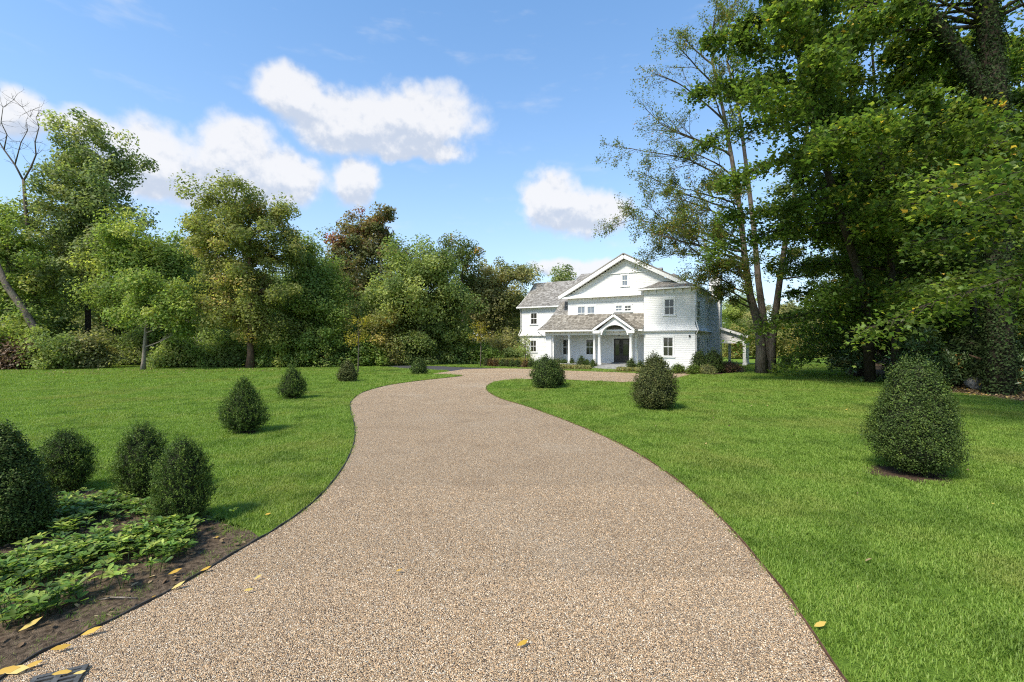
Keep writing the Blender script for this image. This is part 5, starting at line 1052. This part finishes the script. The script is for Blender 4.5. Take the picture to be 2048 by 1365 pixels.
# rhododendrons and undergrowth on the right
def rhodo(label, px, Y, top, hw, seed, lm='leaf_rhodo', n=70, per=60):
    k = F / Y; x0 = at(px, Y); h = zat(top, Y); w = hw / k; rg = random.Random(seed)
    lob = [(rg.uniform(-.5, .5) * w, rg.uniform(-.4, .4) * w, h * rg.uniform(.4, .75), w * .55, w * .5, h * .28) for _ in range(5)] + [(0, 0, h * .3, w * .9, w * .7, h * .3)]
    return tree('rhododendron', label, (x0, Y), [(0, 0, 0, .08), (.2, .1, h * .4, .06), (-.1, 0, h * .8, .02)], lob, n, per, .5, .24, lm, 'bark', LONG, seed, .7, 'undergrowth of the right woods', 'shrub', .5, limb=.8)
rhodo('leafy rhododendron behind the biggest boxwood', 1745, 27, 600, 85, 601, n=110); rhodo('smaller rhododendron at the left end of the right woods', 1700, 32, 640, 50, 602); rhodo('rhododendron with yellow leaves right of the biggest boxwood', 1860, 24, 650, 70, 603, n=80); rhodo('straggly rhododendron under the ivy clad trunk', 1970, 23, 690, 70, 604, n=50); rhodo('dark undergrowth shrub deep under the right canopy', 1930, 32, 610, 90, 605, 'leaf_dark'); rhodo('tall undergrowth shrub darkened for shade, hiding the foot of the ivy clad trunk', 2005, 21.5, 640, 75, 608, 'leaf_ivy', n=60); rhodo('low leafy shrub right behind the biggest boxwood', 1895, 24.5, 690, 60, 609, n=50); rhodo('leafy undergrowth between rhododendrons and ivy clad trunk', 1925, 27, 640, 70, 610, n=60); rhodo('leafy undergrowth at the far right, behind the crooked stem', 2050, 24, 650, 70, 611, n=60); rhodo('undergrowth shrub at the right edge of the photo', 2080, 21, 660, 80, 606, 'leaf_rhodo')  # leaf_ivy shrub is added, its dark leaf colour paints the deep shade there
x, Y = G(1682, 736); shrub('mulched_shrub', 'small dark blue green shrub in a mulch ring at the lawn end', (x, Y), 40 / (F / Y), 32 / (F / Y), BALL, 2600, .10, 'leaf_boxd', seed=607)
tri_sheet('mulch_ring', [(x + 1.5 * math.cos(a) - .3, Y - .3 + 1.2 * math.sin(a)) for a in np.linspace(0, 6.1, 18)], .014, M['mulch'])
# golden vine thicket and trees beyond the lawn right of the house
BG = 'thicket beyond the lawn right of the house'
for i, (px, Y, top, hw, lm, lb) in enumerate([(1475, 62, 650, 45, 'leaf_vine', 'golden thicket bush seen through the side porch'), (1530, 64, 655, 50, 'leaf_vine', 'golden green bush behind the forked trunk'), (1590, 66, 650, 48, 'leaf_vine', 'golden vine covered bush at the lawn end'), (1640, 68, 640, 50, 'leaf_olive', 'olive thicket bush at the foot of the right woods'), (1560, 72, 615, 60, 'leaf_olive', 'tall pale thicket bush rising behind the golden ones'), (1500, 74, 610, 60, 'leaf_olive', 'tall olive thicket bush behind the side porch'), (1690, 60, 640, 40, 'leaf_dark', 'dark bush where lawn and right woods meet')]):
    k = F / Y; x0 = at(px, Y); h = zat(top, Y); w = hw / k; rg = random.Random(i + 90)
    lobes = [(rg.uniform(-.5, .5) * w, rg.uniform(-.3, .3) * w, h * rg.uniform(.35, .75), w * rg.uniform(.4, .65), w * rg.uniform(.4, .6), h * rg.uniform(.25, .35)) for _ in range(5)] + [(0, 0, h * .3, w, w * .7, h * .3), (0, -.6, h * .15, w, w * .6, h * .15)]
    tree('thicket_bush', lb, (x0, Y), [(0, 0, 0, .09), (.1, 0, h * .3, .07), (0, .1, h * .7, .03)], lobes, 70, 130, .9, .26, lm, 'bark', seed=700 + i, group=BG, cat='shrub', limb=.6)
for src, px, Y, s, rz, lb in [(mid, 1480, 84, 1.0, .5, 'far green tree seen between chimney and forked trunk'), (oli, 1570, 88, 1.05, 1.5, 'far pale tree seen right of the forked trunk'), (dark, 1640, 82, 1.0, 2.5, 'far dark tree behind the thicket at the right lawn end'), (oli, 1420, 95, 1.0, 3.5, 'far tree hidden mostly behind the house chimney'), (mid, 1700, 92, 1.1, 4.5, 'far tree behind the edge of the right woods')]:
    c = copy_tree(src); c.name = 'far_tree'; c.location = (at(px, Y), Y, 0); c.rotation_euler = (0, 0, rz); c.scale = (s, s, s * .78); tag(c, lb, 'tree', 'far trees right of the house')

# ------------------------------------------------------------------ ground detail
def pachysandra():
    rg = np.random.default_rng(21); P = np.array([G(*p) for p in [(0, 1270), (140, 1228), (270, 1178), (360, 1122), (400, 1080), (310, 1030), (200, 1000), (110, 1000), (60, 1060), (-60, 1080), (-160, 1150), (-120, 1260)]]); poly = [tuple(p) for p in P]; n = 2600
    X = rg.uniform(-6.6, -2.2, n * 3); Y = rg.uniform(3.2, 8, n * 3); k = inside(poly, X, Y); X, Y = X[k], Y[k]; dens = np.sin(X * 5.1 + 1) * np.sin(Y * 4.3) + np.sin(X * 2.2 - Y * 2.7); k = rg.random(len(X)) < np.clip(.50 + .45 * dens, .05, 1); X, Y = X[k][:1250], Y[k][:1250]
    extra = [G(*p) for p in [(360, 1100), (345, 1085), (330, 1140), (410, 1030), (430, 1045), (405, 1055), (460, 1048), (30, 1240), (120, 1230), (60, 1255), (315, 1100), (10, 1200)]]; X = np.concatenate([X, [e[0] for e in extra]]); Y = np.concatenate([Y, [e[1] for e in extra]])
    C, N, T, S, tn = [], [], [], [], []; st = MB()
    for x, y in zip(X, Y):
        h = rg.uniform(.06, .22); lx, ly = rg.normal(size=2) * .04; c = np.array([x + lx, y + ly, h]); st.tube([(x, y, -.01), (x + lx * .5, y + ly * .5, h * .6), tuple(c)], [.004, .0035, .003], 3); m = rg.integers(6, 10); base = rg.beta(1.1, 1.5); s = rg.uniform(.045, .105)
        for i in range(m):
            a = 2 * math.pi * i / m + rg.normal() * .25; el = rg.uniform(-.15, .5); t = np.array([math.cos(a), math.sin(a), el]); t = unit(t); C.append(c + t * s * .5 + np.array([0, 0, rg.normal() * .008])); T.append(t); N.append(np.array([-.35 * math.cos(a), -.35 * math.sin(a), 1.0]) + rg.normal(size=3) * .2); S.append(s * rg.uniform(.8, 1.2)); tn.append(np.clip(base + rg.normal() * .15, 0, 1))
    OV = (np.array([(-.5, 0, 0), (-.05, -.17, .03), (.26, -.2, .02), (.5, 0, -.08), (.26, .2, .02), (-.05, .17, .03)]), OVAL[1])
    o = link('pachysandra_ground_cover', leaves('pachysandra', C, N, np.array(S), OV, rg, np.array(tn), np.array(T)), M['leaf_pachy']); tag(o, 'light green pachysandra covering the bed at lower left', 'ground cover', kind='stuff')
    s_ = st.build('stems', M['leaf_pachy'], o); 
pachysandra()
def clods():
    import bmesh
    rg = np.random.default_rng(3); V, Fc = [], []; mb = MB()
    n = 0
    while n < 1500:
        x, y = rg.uniform(-6, -1.6), rg.uniform(2.4, 7.6)
        if not inside(bed_poly, np.array([x]), np.array([y]))[0]: continue
        r = rg.gamma(2, .006) + .004; a = rg.uniform(0, 6.28, 6); p = [(x + r * math.cos(t) * rg.uniform(.6, 1.3), y + r * math.sin(t) * rg.uniform(.6, 1.3), .009) for t in np.linspace(0, 5.2, 6)]; mb.add(p + [(x, y, .01 + r * rg.uniform(.5, 1.0))], [(i, (i + 1) % 6, 6) for i in range(6)]); n += 1
    tag(mb.build('soil_clods', M['soil']), 'crumbs of dark soil and mulch in the bed at lower left', 'soil', kind='stuff')
clods()
def litter(name, label, region, n, ls, lm, seed, z=.02, tilt=.35, keep=None):
    rg = np.random.default_rng(seed); P = np.array(region); X = rg.uniform(P[:, 0].min(), P[:, 0].max(), n * 5); Y = rg.uniform(P[:, 1].min(), P[:, 1].max(), n * 5); k = np.where(inside(region, X, Y))[0][:n]
    C = np.stack([X[k], Y[k], z + rg.random(len(k)) * .03], 1); return tag(link(name, leaves(name, C, rg.normal(size=(len(k), 3)) * tilt + np.array([0, 0, 1]), ls * rg.uniform(.5, 1.3, len(k)), OVAL, rg), M[lm]), label, 'leaf litter', kind='stuff')
litter('leaf_litter', 'dry brown leaves strewn along the edge of the right woods', [G(*p) for p in [(2250, 825), (2048, 806), (1960, 795), (1900, 790), (1840, 776), (1780, 766), (1790, 752), (1900, 762), (2048, 775), (2250, 785)]], 3800, .13, 'leaf_litter', 1)
litter('leaf_litter', 'dry leaves scattered over the soil of the bed at lower left', bed_poly, 700, .06, 'leaf_litter', 2, .02)
litter('leaf_litter', 'fallen leaves scattered on the far left lawn below the woods', lw_edge[1:] + [G(960, 728), G(700, 735), (at(420, 33), 33), G(0, 752)], 5200, .14, 'leaf_litter', 3, .05)
litter('leaf_litter', 'small pale leaves and bits scattered over the right lawn', [G(*p) for p in [(1500, 1100), (2100, 1200), (2100, 830), (1900, 800), (1500, 780), (1300, 860)]], 90, .07, 'leaf_litter', 4, .05)
# single yellow leaves one can point to
FL = 'yellow leaves fallen near the drive'
LF = (np.array([(-.5, 0, .0), (-.2, -.13, .0), (.15, -.16, .0), (.5, 0, .09), (.15, .15, .08), (-.2, .13, .06), (-.68, .01, .02)]), np.array([(0, 1, 2, 3), (0, 3, 4, 5), (6, 0, 0, 0)])[:2])
for i, (px, py, L, a, lb) in enumerate([(15, 1353, .17, .2, 'yellow leaf at the lower left corner against the edging end'), (32, 1352, .19, .1, 'long curled yellow leaf at the foot of the dark edging'), (66, 1341, .12, .55, 'narrow pale yellow leaf above the drain grate'), (122, 1309, .13, .45, 'yellow leaf lying inside the edging, upper left of the drain grate'), (183, 1276, .15, .45, 'big golden leaf leaning on the edging where the bed ends'), (62, 1262, .16, .9, 'slender yellow leaf standing in the soil beside the pachysandra'),
        (124, 1358, .13, .2, 'tan leaf lying on the drain grate'), (158, 1358, .09, .3, 'small orange yellow leaf right of the drain grate'), (357, 1182, .13, .6, 'golden leaf on the edging below the front yew'), (412, 1148, .11, .5, 'small golden leaf on the drive rim below the bed tip'), (350, 1154, .14, .4, 'curled tan yellow leaf on bare soil near the edging'), (369, 1102, .10, 1.3, 'upright round yellow leaf at the foot of the front yew'), (516, 1165, .08, 1.0, 'upper small yellow leaf of the pair on the gravel'), (497, 1191, .085, .4, 'lower yellow leaf of the pair on the gravel'), (1045, 1300, .11, .5, 'pale yellow leaf lying in the middle of the gravel drive'), (798, 1151, .07, .1, 'tiny yellow green leaf on the gravel left of the middle'), (536, 1036, .09, .1, 'yellow leaf in the grass by the left curve'), (8, 1182, .13, 1.0, 'bright yellow leaf among pachysandra at the left edge'), (1640, 1262, .13, .2, 'greenish yellow leaf on the grass beside the right edging')]):
    x, y = G(px, py); rg = np.random.default_rng(i); T = np.array([[math.cos(a), math.sin(a), .15]]); me = leaves('fallen_leaf', np.array([[0, 0, 0]]), np.array([[rg.normal() * .15, -.3, 1]]), [L * .95], LF, rg, np.array([rg.random()]), T); tag(link('fallen_leaf', me, M['leaf_fallen'], None, (x, y, .052 if py < 1320 else .04)), lb, 'leaf', FL)
# drain grate at the lower left
gx, gy = G(104, 1380); dg = empty('drain_grate', (gx, gy, .018), 'grey iron drain grate set in the gravel at the lower left corner', 'drain grate', rz=.45)
m_ = MB(); W_ = .15
m_.box(-W_, W_, -W_, -W_ + .03, 0, .022); m_.box(-W_, W_, W_ - .03, W_, 0, .022); m_.box(-W_, -W_ + .03, -W_ + .03, W_ - .03, 0, .022); m_.box(W_ - .03, W_, -W_ + .03, W_ - .03, 0, .022); m_.box(-.018, .018, -W_ + .03, W_ - .03, 0, .0215); m_.build('frame', M['grate'], dg)
bm_ = MB(); bm_.box(-.051, .051, -.011, .011, 0, .021); me = bm_.mesh('bar'); me.materials.append(M['grate'])
for k in range(5):
    for sx in (-1, 1): link('bar', me, None, dg, (sx * .0692, -.096 + k * .048, 0))
m_ = MB(); m_.box(-W_ + .01, W_ - .01, -W_ + .01, W_ - .01, -.016, -.001); m_.build('pit', M['black'], dg)
# pale rock and a twisted root at the woods' edge
import bmesh
bm = bmesh.new(); bmesh.ops.create_icosphere(bm, subdivisions=3, radius=1); rg = random.Random(2)
for v in bm.verts: v.co *= 1 + .18 * math.sin(v.co.x * 4 + 1) * math.sin(v.co.y * 5) + rg.uniform(-.04, .04); v.co.z *= .55; v.co.y *= .7
me = bpy.data.meshes.new('pale_rock'); bm.to_mesh(me); bm.free(); x, Y = at(1965, 22.5), 22.5; o = link('pale_rock', me, plain('pale_stone', (.22, .21, .19), .9, .1, var=.3, scale=4, bump=.5, bscale=12), None, (x, Y, .3)); o.scale = (.75, .7, .7); tag(o, 'pale boulder lying in the shade of the right woods', 'rock')
m_ = MB(); x, Y = at(2025, 21), 21; m_.tube([(0, 0, 0), (.15, 0, .4), (-.15, .1, .8), (-.5, .1, 1.25), (-1.1, .2, 1.5), (-1.7, .3, 1.75)], [.12, .10, .09, .08, .06, .03], 8); tag(m_.build('twisted_trunk', M['bark_red'], None, True, (x, Y, 0)), 'crooked reddish stem twisting up beside the pale boulder', 'tree trunk')
m_ = MB(); x, y = G(225, 1203); m_.tube([(-.12, 0, .012), (-.02, .01, .03), (.1, .0, .035), (.22, .015, .02)], [.008, .008, .007, .004], 6); tag(m_.build('fallen_twig', M['bark_pale'], None, True, (x, y, .0)), 'bare twig lying on the soil among the pachysandra', 'twig')
print('tris', sum(len(m.loop_triangles) or sum(len(p.vertices) - 2 for p in m.polygons) for m in bpy.data.meshes))
